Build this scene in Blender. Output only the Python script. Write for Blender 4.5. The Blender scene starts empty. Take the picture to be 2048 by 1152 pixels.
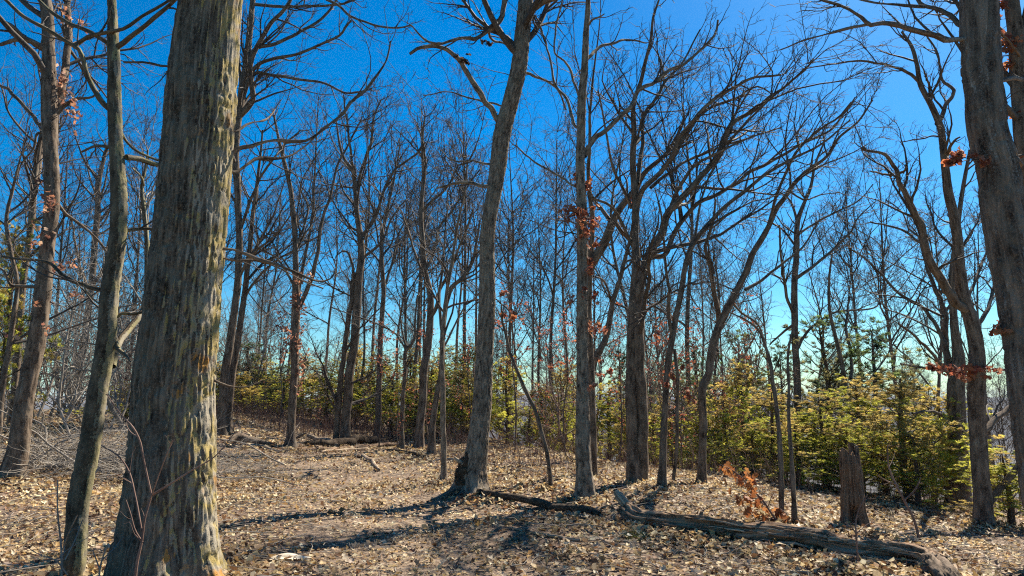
import bpy, math, random
import numpy as np
from mathutils import Vector
random.seed(7); RNG = np.random.default_rng(11)
PI = math.pi
SC = bpy.context.scene
COL = SC.collection

# ------------------------------------------------------------------ camera, sky, sun
F = 1480.0; CXP, CYP = 1024.0, 576.0
PITCH = math.radians(8.2); EYE = 1.6
CAM = np.array([0., 0., EYE])
cd = bpy.data.cameras.new("camera"); cam = bpy.data.objects.new("camera", cd); COL.objects.link(cam)
cd.sensor_width = 36; cd.lens = 36*F/2048; cd.clip_start = .05; cd.clip_end = 9000
cam.location = CAM; cam.rotation_euler = (PI/2+PITCH, 0, 0); SC.camera = cam
SUN_AZ, SUN_EL = math.radians(40), math.radians(46)
world = bpy.data.worlds.new("World"); SC.world = world; world.use_nodes = True
wn, wl = world.node_tree.nodes, world.node_tree.links; wn.clear()
sky = wn.new('ShaderNodeTexSky'); sky.sky_type = 'NISHITA'; sky.sun_disc = False
sky.sun_elevation = SUN_EL; sky.sun_rotation = SUN_AZ
sky.altitude = 300; sky.air_density = 1.0; sky.dust_density = 0.6; sky.ozone_density = 5.0
hs = wn.new('ShaderNodeHueSaturation'); hs.inputs['Saturation'].default_value = 1.5; hs.inputs['Hue'].default_value = 0.5
bg = wn.new('ShaderNodeBackground'); bg.inputs['Strength'].default_value = 0.053
tint = wn.new('ShaderNodeMix'); tint.data_type = 'RGBA'; tint.blend_type = 'MULTIPLY'; tint.inputs[0].default_value = 1; tint.inputs[7].default_value = (.8, 1.14, 1.1, 1)
wo = wn.new('ShaderNodeOutputWorld')
wl.new(sky.outputs[0], hs.inputs['Color']); wl.new(hs.outputs[0], tint.inputs[6]); wl.new(tint.outputs[2], bg.inputs[0]); wl.new(bg.outputs[0], wo.inputs[0])
sd = bpy.data.lights.new("sun", 'SUN'); sd.energy = 5.0; sd.angle = math.radians(.5); sd.color = (1, .91, .77)
sun = bpy.data.objects.new("sun", sd); COL.objects.link(sun)
SUNV = Vector((math.sin(SUN_AZ)*math.cos(SUN_EL), math.cos(SUN_AZ)*math.cos(SUN_EL), math.sin(SUN_EL)))
sun.rotation_euler = (-SUNV).to_track_quat('-Z', 'Y').to_euler(); sun.location = (0, 0, 30)
SC.view_settings.view_transform = 'Standard'; SC.view_settings.look = 'None'
SC.view_settings.exposure = 1.3; SC.view_settings.gamma = 1
SC.render.engine = 'CYCLES'
SC.cycles.max_bounces = 5; SC.cycles.diffuse_bounces = 2; SC.cycles.glossy_bounces = 1
SC.cycles.transmission_bounces = 2; SC.cycles.transparent_max_bounces = 4
SC.cycles.use_denoising = False; SC.cycles.denoiser = 'OPENIMAGEDENOISE'; SC.cycles.denoising_input_passes = 'RGB_ALBEDO_NORMAL'; SC.cycles.sample_clamp_direct = 2.5; SC.cycles.sample_clamp_indirect = 3
SC.cycles.pixel_filter_type = 'BLACKMAN_HARRIS'; SC.cycles.filter_width = 1.15

# ------------------------------------------------------------------ noise + terrain
def _h(ix, iy, iz):
    n = (ix*374761393 + iy*668265263 + iz*2147483647*3 + 1013904223) & 0xffffffff
    n = ((n ^ (n >> 13))*1274126177) & 0xffffffff
    n = ((n ^ (n >> 16))*2246822519) & 0xffffffff
    return ((n ^ (n >> 15)) & 0xffff)/65535.0
def vnoise(x, y, z=0.0):
    x, y, z = np.broadcast_arrays(np.asarray(x, float), np.asarray(y, float), np.asarray(z, float))
    ix, iy, iz = (np.floor(a).astype(np.int64) for a in (x, y, z))
    fx, fy, fz = x-ix, y-iy, z-iz
    fx, fy, fz = (f*f*(3-2*f) for f in (fx, fy, fz))
    r = 0
    for a in (0, 1):
        wa = fx if a else 1-fx
        for b in (0, 1):
            wb = fy if b else 1-fy
            for c in (0, 1):
                r = r + wa*wb*(fz if c else 1-fz)*_h(ix+a, iy+b, iz+c)
    return r
def sst(a, b, x):
    t = np.clip((x-a)/(b-a), 0, 1); return t*t*(3-2*t)
def path_mask(x, y):
    cx = np.interp(y, [0, 6, 12, 20, 28, 40], [.3, -.2, -2.2, -4.6, -6.6, -8])
    return np.exp(-((x-cx)/(1.0+.05*y))**2)
def height(x, y):
    x = np.asarray(x, float); y = np.asarray(y, float)
    e = 31-15*sst(-3.5, 3.0, x) - 2.5*sst(4, 9, x)
    q = np.maximum(0, y-e); s = .015+.14*sst(-9, 4, x)
    s = s + .10*sst(60, 200, y)
    z = -s*q*q/(q+6)
    z = np.maximum(z, -75-.0*z) if False else np.where(z < -60, -60-20*(1-np.exp((z+60)/20)), z)
    z = z - .05*np.clip(x-2.5, 0, 40)**1.4*sst(4, 10, y)*(1-sst(25, 60, y)) - .0*x
    z = z + .75*sst(-4, -11, x)*sst(9, 17, y)
    a = 1-sst(60, 200, y)
    z = z + (.22*(vnoise(x*.28+9, y*.28)-.5) + .09*(vnoise(x*1.1, y*1.1+5)-.5) + .03*(vnoise(x*4, y*4)-.5))*a*sst(-2, 4, y)
    z = z - .07*path_mask(x, y)*(1-sst(25, 40, y))
    z = z + .12*np.exp(-(((x-.1)/1.2)**2+((y-8.9)/.8)**2))
    return z
def ray(px, py):
    xx = (px-CXP)/F; yy = (CYP-py)/F
    return np.array([xx, math.cos(PITCH)-yy*math.sin(PITCH), math.sin(PITCH)+yy*math.cos(PITCH)])
def at(px, py, d):
    """the place that shows at pixel (px, py) of the photograph and stands d metres ahead"""
    r = ray(px, py); t = d/r[1]; return CAM+r*t, t
def ground_hit(px, py):
    r = ray(px, py); last = 2.0
    for d in np.arange(2.0, 90, .04):
        p = CAM+r*(d/r[1])
        if p[2] <= height(p[0], p[1]): return float(d)
    return 60.0

# ------------------------------------------------------------------ mesh helpers
def mesh_np(name, V, faces, uv=None, col=None, smooth=True):
    me = bpy.data.meshes.new(name)
    V = np.asarray(V, np.float32)
    me.vertices.add(len(V)); me.vertices.foreach_set('co', V.ravel())
    loops, starts, n = [], [], 0
    for f in faces:
        f = np.asarray(f, np.int32)
        if len(f) == 0: continue
        k = f.shape[1]; loops.append(f.ravel()); starts.append(n+np.arange(len(f))*k); n += f.size
    loops = np.concatenate(loops); starts = np.concatenate(starts)
    me.loops.add(len(loops)); me.loops.foreach_set('vertex_index', loops)
    me.polygons.add(len(starts)); me.polygons.foreach_set('loop_start', starts.astype(np.int32))
    me.update(calc_edges=True)
    if smooth: me.polygons.foreach_set('use_smooth', np.ones(len(starts), bool))
    if uv is not None:
        u = me.uv_layers.new(name='UVMap'); u.data.foreach_set('uv', np.asarray(uv, np.float32)[loops].ravel())
    if col is not None:
        a = me.color_attributes.new('Col', 'FLOAT_COLOR', 'POINT')
        c = np.ones((len(V), 4), np.float32); c[:, :3] = col; a.data.foreach_set('color', c.ravel())
    me.validate()
    return me
def obj(name, me, mat=None, parent=None, loc=None, **props):
    o = bpy.data.objects.new(name, me); COL.objects.link(o)
    if mat is not None and me is not None and not me.materials: me.materials.append(mat)
    if parent is not None: o.parent = parent
    if loc is not None: o.location = loc
    for k, v in props.items():
        if v: o[k] = v
    return o
def thing(name, label, cat, loc, group=None):
    return obj(name, None, None, None, tuple(float(c) for c in loc), label=label, category=cat, group=group)
class Acc:
    def __init__(s): s.V = []; s.Q = []; s.T = []; s.C = []; s.n = 0
    def add(s, V, Q=None, T=None, C=None):
        V = np.asarray(V, float).reshape(-1, 3)
        if Q is not None and len(Q): s.Q.append(np.asarray(Q)+s.n)
        if T is not None and len(T): s.T.append(np.asarray(T)+s.n)
        s.V.append(V); s.n += len(V)
        s.C.append(np.broadcast_to(C if C is not None else (1, 1, 1), (len(V), 3)))
    def mesh(s, name, origin=(0, 0, 0), smooth=True):
        V = np.concatenate(s.V)-np.asarray(origin, float)
        fs = []
        if s.Q: fs.append(np.concatenate(s.Q))
        if s.T: fs.append(np.concatenate(s.T))
        return mesh_np(name, V, fs, col=np.concatenate(s.C), smooth=smooth)
def norm(a): return a/np.maximum(np.linalg.norm(a, axis=-1, keepdims=True), 1e-9)
def frames(P):
    T = np.gradient(P, axis=-2); T = norm(T)
    m = norm(P[..., -1, :]-P[..., 0, :])
    ref = np.where(np.abs(m[..., 2:3]) > .8, np.array([0., 1, 0]), np.array([0., 0, 1]))[..., None, :]
    U = norm(ref-(ref*T).sum(-1, keepdims=True)*T); W = np.cross(T, U)
    return T, U, W
def tubes(P, R, S):
    """many tubes of the same number of points at once: P (N,K,3), R (N,K)"""
    N, K = R.shape; _, U, W = frames(P)
    a = np.arange(S)*2*PI/S
    ring = P[:, :, None, :]+R[:, :, None, None]*(np.cos(a)[None, None, :, None]*U[:, :, None, :]+np.sin(a)[None, None, :, None]*W[:, :, None, :])
    V = ring.reshape(-1, 3)
    i = np.arange(N)[:, None, None]*K*S; k = np.arange(K-1)[None, :, None]*S; j = np.arange(S)[None, None, :]; j2 = (j+1) % S
    Q = np.stack([i+k+j, i+k+j2, i+k+S+j2, i+k+S+j], -1).reshape(-1, 4)
    return V, Q
def catmull(P, R, step):
    P = np.asarray(P, float); R = np.asarray(R, float)
    s = np.concatenate([[0], np.cumsum(np.linalg.norm(np.diff(P, axis=0), axis=1))])
    n = max(3, int(s[-1]/step)+1); u = np.linspace(0, s[-1], n)
    if len(P) < 3: return np.stack([np.interp(u, s, P[:, k]) for k in range(3)], 1), np.interp(u, s, R), u
    m = np.gradient(P, s, axis=0, edge_order=1)
    i = np.clip(np.searchsorted(s, u, side='right')-1, 0, len(s)-2); h = s[i+1]-s[i]; t = ((u-s[i])/h)
    t_ = t[:, None]; h_ = h[:, None]
    Q = (2*t_**3-3*t_**2+1)*P[i]+(t_**3-2*t_**2+t_)*h_*m[i]+(-2*t_**3+3*t_**2)*P[i+1]+(t_**3-t_**2)*h_*m[i+1]
    return Q, np.interp(u, s, R), u
def fixed(P, K):
    s = np.concatenate([[0], np.cumsum(np.linalg.norm(np.diff(P[0], axis=0), axis=1))]); u = np.linspace(0, s[-1], K)
    return np.stack([np.interp(u, s, P[0][:, k]) for k in range(3)], 1), np.interp(u, s, P[1])

def bark_tube(P, R, S, amp=.01, fc=.04, fl=.35, flare=0., seed=0., lobes=0, base_z=None, lean=None, plates=.5):
    """trunk or limb surface with bark furrows; returns V, Q, uv"""
    K = len(R); T, U, W = frames(P[None]); U, W = U[0], W[0]
    s = np.concatenate([[0], np.cumsum(np.linalg.norm(np.diff(P, axis=0), axis=1))])
    a = np.arange(S+1)*2*PI/S
    ca, sa = np.cos(a), np.sin(a)
    Rm = float(np.mean(R)); A, Z = np.meshgrid(a, s)
    warp = .5*(vnoise(np.cos(A)*2+seed, np.sin(A)*2, Z/.9)-.5)+.18*(vnoise(np.cos(A)*6+seed, np.sin(A)*6, Z/.22)-.5)
    cx, sx = np.cos(A+warp*fc/Rm)*Rm/fc, np.sin(A+warp*fc/Rm)*Rm/fc
    n1 = vnoise(cx+seed*7, sx+3.1, Z/fl+seed)
    n2 = vnoise(cx*2.3+seed*3, sx*2.3, Z/fl*2.6+seed)
    n3 = vnoise(cx*4.5+seed*5, sx*4.5, Z/fl*8+seed)
    ridge = np.clip(np.abs(n1*2-1)*2.6, 0, 1)*.6+np.clip(np.abs(n2*2-1)*2.4, 0, 1)*.28+n3*.16
    cr = vnoise(cx*.9+5, sx*.9+seed, Z/(fl*.3)+9)
    ridge = ridge*(1-plates*np.clip(1-np.abs(cr*2-1)*6, 0, 1))
    big = vnoise(np.cos(A)*1.2+seed, np.sin(A)*1.2, Z/.9+seed)-.5
    rad = R[:, None]*(1+.07*big)
    sc = np.clip(R[:, None]/Rm, .3, 1.3)
    rad = rad+amp*sc*(ridge-.6)
    if flare:
        zz = (P[:, 2]-P[0, 2])[:, None]
        lob = 1+.55*np.cos(A*lobes+seed)*(lobes > 0)+.3*np.cos(A*2+seed*2)
        rad = rad+R[0]*flare*np.exp(-np.maximum(zz, 0)/(R[0]*1.1))*lob
    V = P[:, None, :]+rad[..., None]*(ca[None, :, None]*U[:, None, :]+sa[None, :, None]*W[:, None, :])
    V[:, -1] = V[:, 0]
    i = np.arange(K-1)[:, None]*(S+1); j = np.arange(S)[None]
    Q = np.stack([i+j, i+j+1, i+S+1+j+1, i+S+1+j], -1).reshape(-1, 4)
    uv = np.stack([A*Rm, Z+seed*3.7], -1).reshape(-1, 2)
    return V.reshape(-1, 3), Q, uv

# ------------------------------------------------------------------ materials
def new_mat(name):
    m = bpy.data.materials.new(name); m.use_nodes = True; nt = m.node_tree; nt.nodes.clear()
    return m, nt.nodes, nt.links
def N(nodes, t, **kw):
    n = nodes.new(t)
    for k, v in kw.items(): setattr(n, k, v)
    return n
def noise(nodes, links, vec, scale, detail=4, rough=.6, mapping=None):
    if mapping:
        mp = nodes.new('ShaderNodeMapping'); mp.inputs['Scale'].default_value = mapping; links.new(vec, mp.inputs[0]); vec = mp.outputs[0]
    n = nodes.new('ShaderNodeTexNoise'); n.inputs['Scale'].default_value = scale; n.inputs['Detail'].default_value = detail
    n.inputs['Roughness'].default_value = rough; links.new(vec, n.inputs['Vector']); return n.outputs['Fac']
def ramp(nodes, links, fac, stops):
    r = nodes.new('ShaderNodeValToRGB'); e = r.color_ramp.elements
    while len(e) < len(stops): e.new(.5)
    for x, (p, c) in zip(e, stops):
        x.position = p; x.color = (*c, 1) if len(c) == 3 else c
    links.new(fac, r.inputs[0]); return r.outputs[0]
def mixc(nodes, links, f, a, b):
    m = nodes.new('ShaderNodeMix'); m.data_type = 'RGBA'
    for s, v in ((0, f), (6, a), (7, b)):
        if isinstance(v, (int, float)): m.inputs[s].default_value = v
        elif isinstance(v, tuple): m.inputs[s].default_value = (*v, 1)
        else: links.new(v, m.inputs[s])
    return m.outputs[2]
BK = .55
def bark_mat(name, dark, mid, light, lichen=None, lich_sun_amt=.5, side=None, uvm=(22, 2.6, 1), bump=.5, moss=None, BK=.55, sun_sidek=.3):
    m, n, l = new_mat(name)
    tc = n.new('ShaderNodeTexCoord'); uv = tc.outputs['UV']; ob = tc.outputs['Object']
    a = noise(n, l, uv, 1, 6, .65, uvm); b = noise(n, l, ob, 5, 5, .6); c = noise(n, l, ob, 38, 4, .7)
    dark, mid, light = (tuple(v*BK*w_ for v, w_ in zip(c_, (1.16, 1., .82))) for c_ in (dark, mid, light))
    base = ramp(n, l, a, [(.38, dark), (.5, mid), (.6, light)])
    base = mixc(n, l, ramp(n, l, c, [(.45, (0, 0, 0)), (.7, (.55, .55, .55))]), base, tuple(x*1.25 for x in light))
    grey = ramp(n, l, b, [(.45, (0, 0, 0)), (.62, (.5, .5, .5))])
    base = mixc(n, l, grey, base, (light[0]*.9, light[1]*.98, light[2]*1.0))
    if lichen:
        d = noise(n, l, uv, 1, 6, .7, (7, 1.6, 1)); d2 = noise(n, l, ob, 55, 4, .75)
        ad = n.new('ShaderNodeMath'); ad.operation = 'MULTIPLY_ADD'; l.new(d2, ad.inputs[0]); ad.inputs[1].default_value = .6; lich_sun_amt = lich_sun_amt-.3; l.new(d, ad.inputs[2])
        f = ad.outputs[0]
        if side:  # paler on normals turned sunward: painted sunlight mixed in with the lichen
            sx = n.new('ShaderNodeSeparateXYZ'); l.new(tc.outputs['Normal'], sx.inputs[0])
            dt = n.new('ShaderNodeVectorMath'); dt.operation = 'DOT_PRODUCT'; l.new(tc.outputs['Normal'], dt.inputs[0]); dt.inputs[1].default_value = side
            mm = n.new('ShaderNodeMath'); mm.operation = 'MULTIPLY_ADD'; l.new(dt.outputs['Value'], mm.inputs[0]); mm.inputs[1].default_value = sun_sidek; l.new(f, mm.inputs[2]); f = mm.outputs[0]
        fm = ramp(n, l, f, [(.88-lich_sun_amt*.25, (0, 0, 0)), (1.06-lich_sun_amt*.25, (.7, .7, .7))])
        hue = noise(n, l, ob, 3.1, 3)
        lich_sun_c = ramp(n, l, hue, [(.4, (.37, .33, .25) if side else tuple(.75*v+.07 for v in lichen)), (.52, lichen), (.6, (.33, .295, .23) if side else lichen), (.68, (lichen[0]*1.1, lichen[1]*.72, lichen[2]*.5))])  # with a side, cream stops paint sunlit bark beside the lichen hues
        base = mixc(n, l, fm, base, lich_sun_c)
    if moss:
        f = noise(n, l, ob, 7, 5, .65)
        base = mixc(n, l, ramp(n, l, f, [(.5, (0, 0, 0)), (.6, (.8, .8, .8))]), base, moss)
    bs = n.new('ShaderNodeBsdfPrincipled'); bs.inputs['Roughness'].default_value = .92
    bs.inputs['Specular IOR Level'].default_value = .15
    l.new(base, bs.inputs['Base Color'])
    bp = n.new('ShaderNodeBump'); bp.inputs['Strength'].default_value = bump; bp.inputs['Distance'].default_value = .018
    hm = n.new('ShaderNodeMath'); hm.operation = 'MULTIPLY_ADD'; l.new(c, hm.inputs[0]); hm.inputs[1].default_value = .35; l.new(a, hm.inputs[2])
    l.new(hm.outputs[0], bp.inputs['Height']); l.new(bp.outputs[0], bs.inputs['Normal'])
    o = n.new('ShaderNodeOutputMaterial'); l.new(bs.outputs[0], o.inputs[0]); return m
def leaf_mat(name, colors=None, trans=.35, rnd=.5):
    """dry leaf or needle: diffuse with some light passing through; colour from the Col attribute or from a per-object random"""
    m, n, l = new_mat(name)
    if colors:
        oi = n.new('ShaderNodeObjectInfo'); c = ramp(n, l, oi.outputs['Random'], colors)
    else:
        at_ = n.new('ShaderNodeAttribute'); at_.attribute_name = 'Col'; c = at_.outputs['Color']
        oi = n.new('ShaderNodeObjectInfo')
        hsn = n.new('ShaderNodeHueSaturation'); mr = n.new('ShaderNodeMapRange'); mr.inputs[3].default_value = 1-rnd*.5; mr.inputs[4].default_value = 1+rnd*.5
        l.new(oi.outputs['Random'], mr.inputs[0]); l.new(mr.outputs[0], hsn.inputs['Value'])
        l.new(c, hsn.inputs['Color']); c = hsn.outputs[0]
    tc = n.new('ShaderNodeTexCoord'); f = noise(n, l, tc.outputs['Object'], 45, 3)
    c = mixc(n, l, ramp(n, l, f, [(.35, (.3, .3, .3)), (.55, (0, 0, 0))]), c, (.12, .07, .04))
    d = n.new('ShaderNodeBsdfPrincipled'); d.inputs['Roughness'].default_value = .6; d.inputs['Specular IOR Level'].default_value = .25
    l.new(c, d.inputs['Base Color'])
    t = n.new('ShaderNodeBsdfTranslucent'); l.new(c, t.inputs[0])
    mx = n.new('ShaderNodeMixShader'); mx.inputs[0].default_value = trans; l.new(d.outputs[0], mx.inputs[1]); l.new(t.outputs[0], mx.inputs[2])
    o = n.new('ShaderNodeOutputMaterial'); l.new(mx.outputs[0], o.inputs[0]); return m
def twig_mat(name, a, b):
    m, n, l = new_mat(name); tc = n.new('ShaderNodeTexCoord')
    f = noise(n, l, tc.outputs['Object'], 2.5, 4, .7); oi = n.new('ShaderNodeObjectInfo')
    c = ramp(n, l, f, [(.35, a), (.65, b)])
    bs = n.new('ShaderNodeBsdfPrincipled'); bs.inputs['Roughness'].default_value = .8; bs.inputs['Specular IOR Level'].default_value = .3
    l.new(c, bs.inputs[0]); o = n.new('ShaderNodeOutputMaterial'); l.new(bs.outputs[0], o.inputs[0]); return m

M_BIG = bark_mat('furrowed_bark', (.04, .034, .029), (.14, .12, .104), (.36, .32, .275), (.42, .32, .1), -.155, (1.3, .35, .05), (26, 2.6, 1), 1., sun_sidek=.36)  # yellow lichen and painted sunlight share the right side
M_SLIM = bark_mat('smooth_tan_bark', (.05, .042, .034), (.13, .11, .088), (.26, .23, .18), (.4, .36, .18), -.1, (1.3, .3, 0), (20, 4, 1), .7, sun_sidek=.36)  # right side painted pale as if sunlit, with some lichen
M_OAK = bark_mat('grey_plated_bark', (.035, .03, .026), (.15, .13, .115), (.36, .33, .29), (.3, .31, .22), .15, None, (24, 5, 1), .7, BK=.72)
M_DARK = bark_mat('dark_bark', (.025, .02, .018), (.1, .082, .07), (.22, .19, .165), (.28, .27, .2), .2, None, (17, 3, 1), .8, BK=.85)
M_SHAG = bark_mat('shaggy_bark', (.03, .025, .024), (.12, .1, .09), (.25, .22, .2), (.36, .36, .33), .35, None, (13, 1.2, 1), .9, BK=.75)
M_BURL = bark_mat('knotted_dark_bark', (.02, .016, .014), (.07, .055, .045), (.16, .13, .1), None, 0, None, (20, 8, 1), .9)
M_LOG = bark_mat('rotten_wood', (.02, .012, .009), (.16, .095, .06), (.5, .4, .32), None, 0, None, (18, .9, 1), 1., BK=.62)
M_STUMP = bark_mat('brown_rotten_wood', (.02, .013, .01), (.11, .07, .05), (.27, .2, .155), None, 0, None, (24, 1.6, 1), .9, BK=.8)
M_POLE = bark_mat('grey_weathered_wood', (.06, .05, .04), (.24, .2, .165), (.5, .44, .37), None, 0, None, (30, 2, 1), .6, BK=.85)
M_TWIG = twig_mat('grey_brown_twig', (.04, .031, .024), (.12, .096, .076))
M_TWIGP = twig_mat('pale_twig', (.13, .112, .092), (.36, .315, .26))
M_TWIGR = twig_mat('reddish_twig', (.11, .06, .045), (.3, .19, .14))
M_LITTER = leaf_mat('dry_oak_leaf', None, .3, .0)
M_LEAFOBJ = leaf_mat('dry_fallen_leaf', [(0, (.55, .4, .23)), (.25, (.36, .22, .11)), (.45, (.62, .5, .34)), (.62, (.24, .12, .07)), (.8, (.56, .41, .24)), (1, (.42, .32, .24))], .2)
M_RED = leaf_mat('russet_oak_leaf', None, .5, .2)
M_REDOBJ = leaf_mat('orange_oak_leaf', [(0, (.5, .19, .05)), (.3, (.38, .12, .04)), (.6, (.56, .26, .08)), (1, (.28, .09, .04))], .5)
M_CEDAR = leaf_mat('cedar_spray', None, .62, .35)
M_CEDARW = bark_mat('cedar_bark', (.05, .035, .028), (.13, .09, .07), (.24, .18, .15), None, 0, None, (30, 2, 1), .6)

# ------------------------------------------------------------------ ground, hills
def graded(a, b, n, k):
    t = np.linspace(-1, 1, n); v = np.sinh(t*k)/math.sinh(k)
    return v
def build_ground():
    m, n, l = new_mat('leaf_covered_soil')
    geo = n.new('ShaderNodeNewGeometry'); pos = geo.outputs['Position']
    vo = n.new('ShaderNodeTexVoronoi'); vo.inputs['Scale'].default_value = 17; vo.inputs['Randomness'].default_value = 1
    wv = n.new('ShaderNodeTexNoise'); wv.inputs['Scale'].default_value = 9; l.new(pos, wv.inputs['Vector'])
    va = n.new('ShaderNodeVectorMath'); va.operation = 'MULTIPLY_ADD'; l.new(wv.outputs['Color'], va.inputs[0]); va.inputs[1].default_value = (.08, .08, .08); l.new(pos, va.inputs[2])
    l.new(va.outputs[0], vo.inputs['Vector'])
    sp = n.new('ShaderNodeSeparateColor'); l.new(vo.outputs['Color'], sp.inputs[0])
    leafc = ramp(n, l, sp.outputs[0], [(0, (.07, .045, .03)), (.25, (.2, .13, .08)), (.55, (.34, .25, .165)), (.8, (.44, .34, .24)), (1, (.14, .08, .05))])
    edge = ramp(n, l, vo.outputs['Distance'], [(.3, (0, 0, 0)), (.62, (1, 1, 1))])
    leafc = mixc(n, l, edge, leafc, (.05, .035, .025))
    soil = ramp(n, l, noise(n, l, pos, 60, 5, .7), [(.35, (.09, .062, .044)), (.6, (.26, .19, .14))])
    big = noise(n, l, pos, .9, 4, .6)
    c = mixc(n, l, ramp(n, l, big, [(.42, (0, 0, 0)), (.6, (.75, .75, .75))]), leafc, soil)
    at_ = n.new('ShaderNodeAttribute'); at_.attribute_name = 'Col'
    s2 = n.new('ShaderNodeSeparateColor'); l.new(at_.outputs['Color'], s2.inputs[0])
    trail = ramp(n, l, noise(n, l, pos, 35, 5, .75), [(.36, (.13, .09, .06)), (.5, (.3, .22, .15)), (.64, (.45, .35, .25))])
    c = mixc(n, l, s2.outputs[0], c, trail)
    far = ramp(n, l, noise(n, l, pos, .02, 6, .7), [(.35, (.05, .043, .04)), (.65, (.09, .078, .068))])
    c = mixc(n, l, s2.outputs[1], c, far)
    bs = n.new('ShaderNodeBsdfPrincipled'); bs.inputs['Roughness'].default_value = .9; bs.inputs['Specular IOR Level'].default_value = .15
    l.new(c, bs.inputs[0])
    bp = n.new('ShaderNodeBump'); bp.inputs['Distance'].default_value = .03; bp.inputs['Strength'].default_value = .8
    hh = n.new('ShaderNodeMath'); hh.operation = 'MULTIPLY_ADD'; l.new(noise(n, l, pos, 28, 4, .7), hh.inputs[0]); hh.inputs[1].default_value = 1; l.new(sp.outputs[1], hh.inputs[2])
    l.new(hh.outputs[0], bp.inputs['Height']); l.new(bp.outputs[0], bs.inputs['Normal'])
    o = n.new('ShaderNodeOutputMaterial'); l.new(bs.outputs[0], o.inputs[0])
    nx, ny = 240, 270
    xs = 3500*np.sinh(np.linspace(-1, 1, nx)*7.2)/math.sinh(7.2)
    ys = -12+3800*np.sinh(np.linspace(0, 1, ny)*6.2)/math.sinh(6.2)
    X, Y = np.meshgrid(xs, ys); Z = height(X, Y)
    V = np.stack([X, Y, Z], -1).reshape(-1, 3)
    i = np.arange(ny-1)[:, None]*nx; j = np.arange(nx-1)[None]
    Q = np.stack([i+j, i+j+1, i+nx+j+1, i+nx+j], -1).reshape(-1, 4)
    pm = path_mask(X, Y)*(Y < 45)*(Y > -5)*np.clip(.45+1.2*(vnoise(X*1.2, Y*1.2, 3)-.3), 0, 1)
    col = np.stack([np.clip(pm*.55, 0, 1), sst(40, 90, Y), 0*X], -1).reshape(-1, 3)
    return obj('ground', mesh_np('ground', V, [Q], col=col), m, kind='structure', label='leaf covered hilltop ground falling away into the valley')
GROUND = build_ground()
def build_hills():
    m, n, l = new_mat('distant_bare_woodland')
    geo = n.new('ShaderNodeNewGeometry'); pos = geo.outputs['Position']
    c = ramp(n, l, noise(n, l, pos, .012, 8, .75), [(.35, (.035, .032, .036)), (.5, (.06, .052, .052)), (.68, (.11, .09, .082))])
    bs = n.new('ShaderNodeBsdfDiffuse'); l.new(c, bs.inputs[0]); o = n.new('ShaderNodeOutputMaterial'); l.new(bs.outputs[0], o.inputs[0])
    nx, ny = 240, 60
    a = np.linspace(math.radians(-60), math.radians(70), nx); r = np.linspace(1100, 3300, ny)
    A, Rr = np.meshgrid(a, r)
    X, Y = np.sin(A)*Rr, np.cos(A)*Rr
    ridge = 62+20*vnoise(A*5, 0*A, 2)+7*vnoise(A*17, Rr/400, 4)
    Z = -86+sst(1150, 2600, Rr+300*(vnoise(A*9, 0*A)-.5))*ridge + 9*vnoise(X/120, Y/120)*sst(1200, 1500, Rr) + 3*vnoise(X/18, Y/18)
    V = np.stack([X, Y, Z], -1).reshape(-1, 3); i = np.arange(ny-1)[:, None]*nx; j = np.arange(nx-1)[None]
    Q = np.stack([i+j, i+j+1, i+nx+j+1, i+nx+j], -1).reshape(-1, 4)
    obj('hills', mesh_np('hills', V, [Q]), m, kind='structure', label='wooded ridge far across the valley')
build_hills()

# ------------------------------------------------------------------ leaves
def leaf_proto(seg, rng, lobed=True):
    t = np.linspace(0, 1, seg+1)
    if lobed: w = .27*np.sin(PI*np.clip(t*.93+.05, 0, 1))**.7*(1+.42*np.where(np.arange(seg+1) % 2, 1, -1)*(t > .05))
    else: w = .25*np.sin(PI*t)**.8
    w[0] = .02; w[-1] = .03
    if seg == 1: w[:] = (.2, .17)
    cur = rng.uniform(-.9, 1.3); z = cur*.28*(t-.45)**2*2+rng.uniform(-.05, .05, seg+1)
    f1, f2 = rng.uniform(-.3, 1.1, 2); tw = rng.uniform(-.6, .6)*t
    L = np.stack([t-.5, w, z+w*f1+w*tw], 1); C = np.stack([t-.5, 0*t, z], 1); Rr = np.stack([t-.5, -w, z+w*f2-w*tw], 1)
    V = np.stack([L, C, Rr], 1).reshape(-1, 3); i = np.arange(seg)*3
    Q = np.concatenate([np.stack([i, i+1, i+4, i+3], 1), np.stack([i+1, i+2, i+5, i+4], 1)])
    return V, Q
def rots(n, tilt, rng):
    """random headings, leaning from flat by tilt (radians)"""
    h = rng.uniform(0, 2*PI, n); b = rng.uniform(0, 2*PI, n)
    ax = np.stack([np.cos(b), np.sin(b), 0*b], 1); c, s = np.cos(tilt), np.sin(tilt)
    Z = np.zeros((n, 3, 3)); Z[:, 0, 0] = np.cos(h); Z[:, 0, 1] = -np.sin(h); Z[:, 1, 0] = np.sin(h); Z[:, 1, 1] = np.cos(h); Z[:, 2, 2] = 1
    Kx = np.zeros((n, 3, 3)); Kx[:, 0, 1] = -ax[:, 2]; Kx[:, 0, 2] = ax[:, 1]; Kx[:, 1, 0] = ax[:, 2]; Kx[:, 1, 2] = -ax[:, 0]; Kx[:, 2, 0] = -ax[:, 1]; Kx[:, 2, 1] = ax[:, 0]
    M = np.eye(3)[None]+s[:, None, None]*Kx+(1-c)[:, None, None]*(Kx@Kx)
    return M@Z
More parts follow.
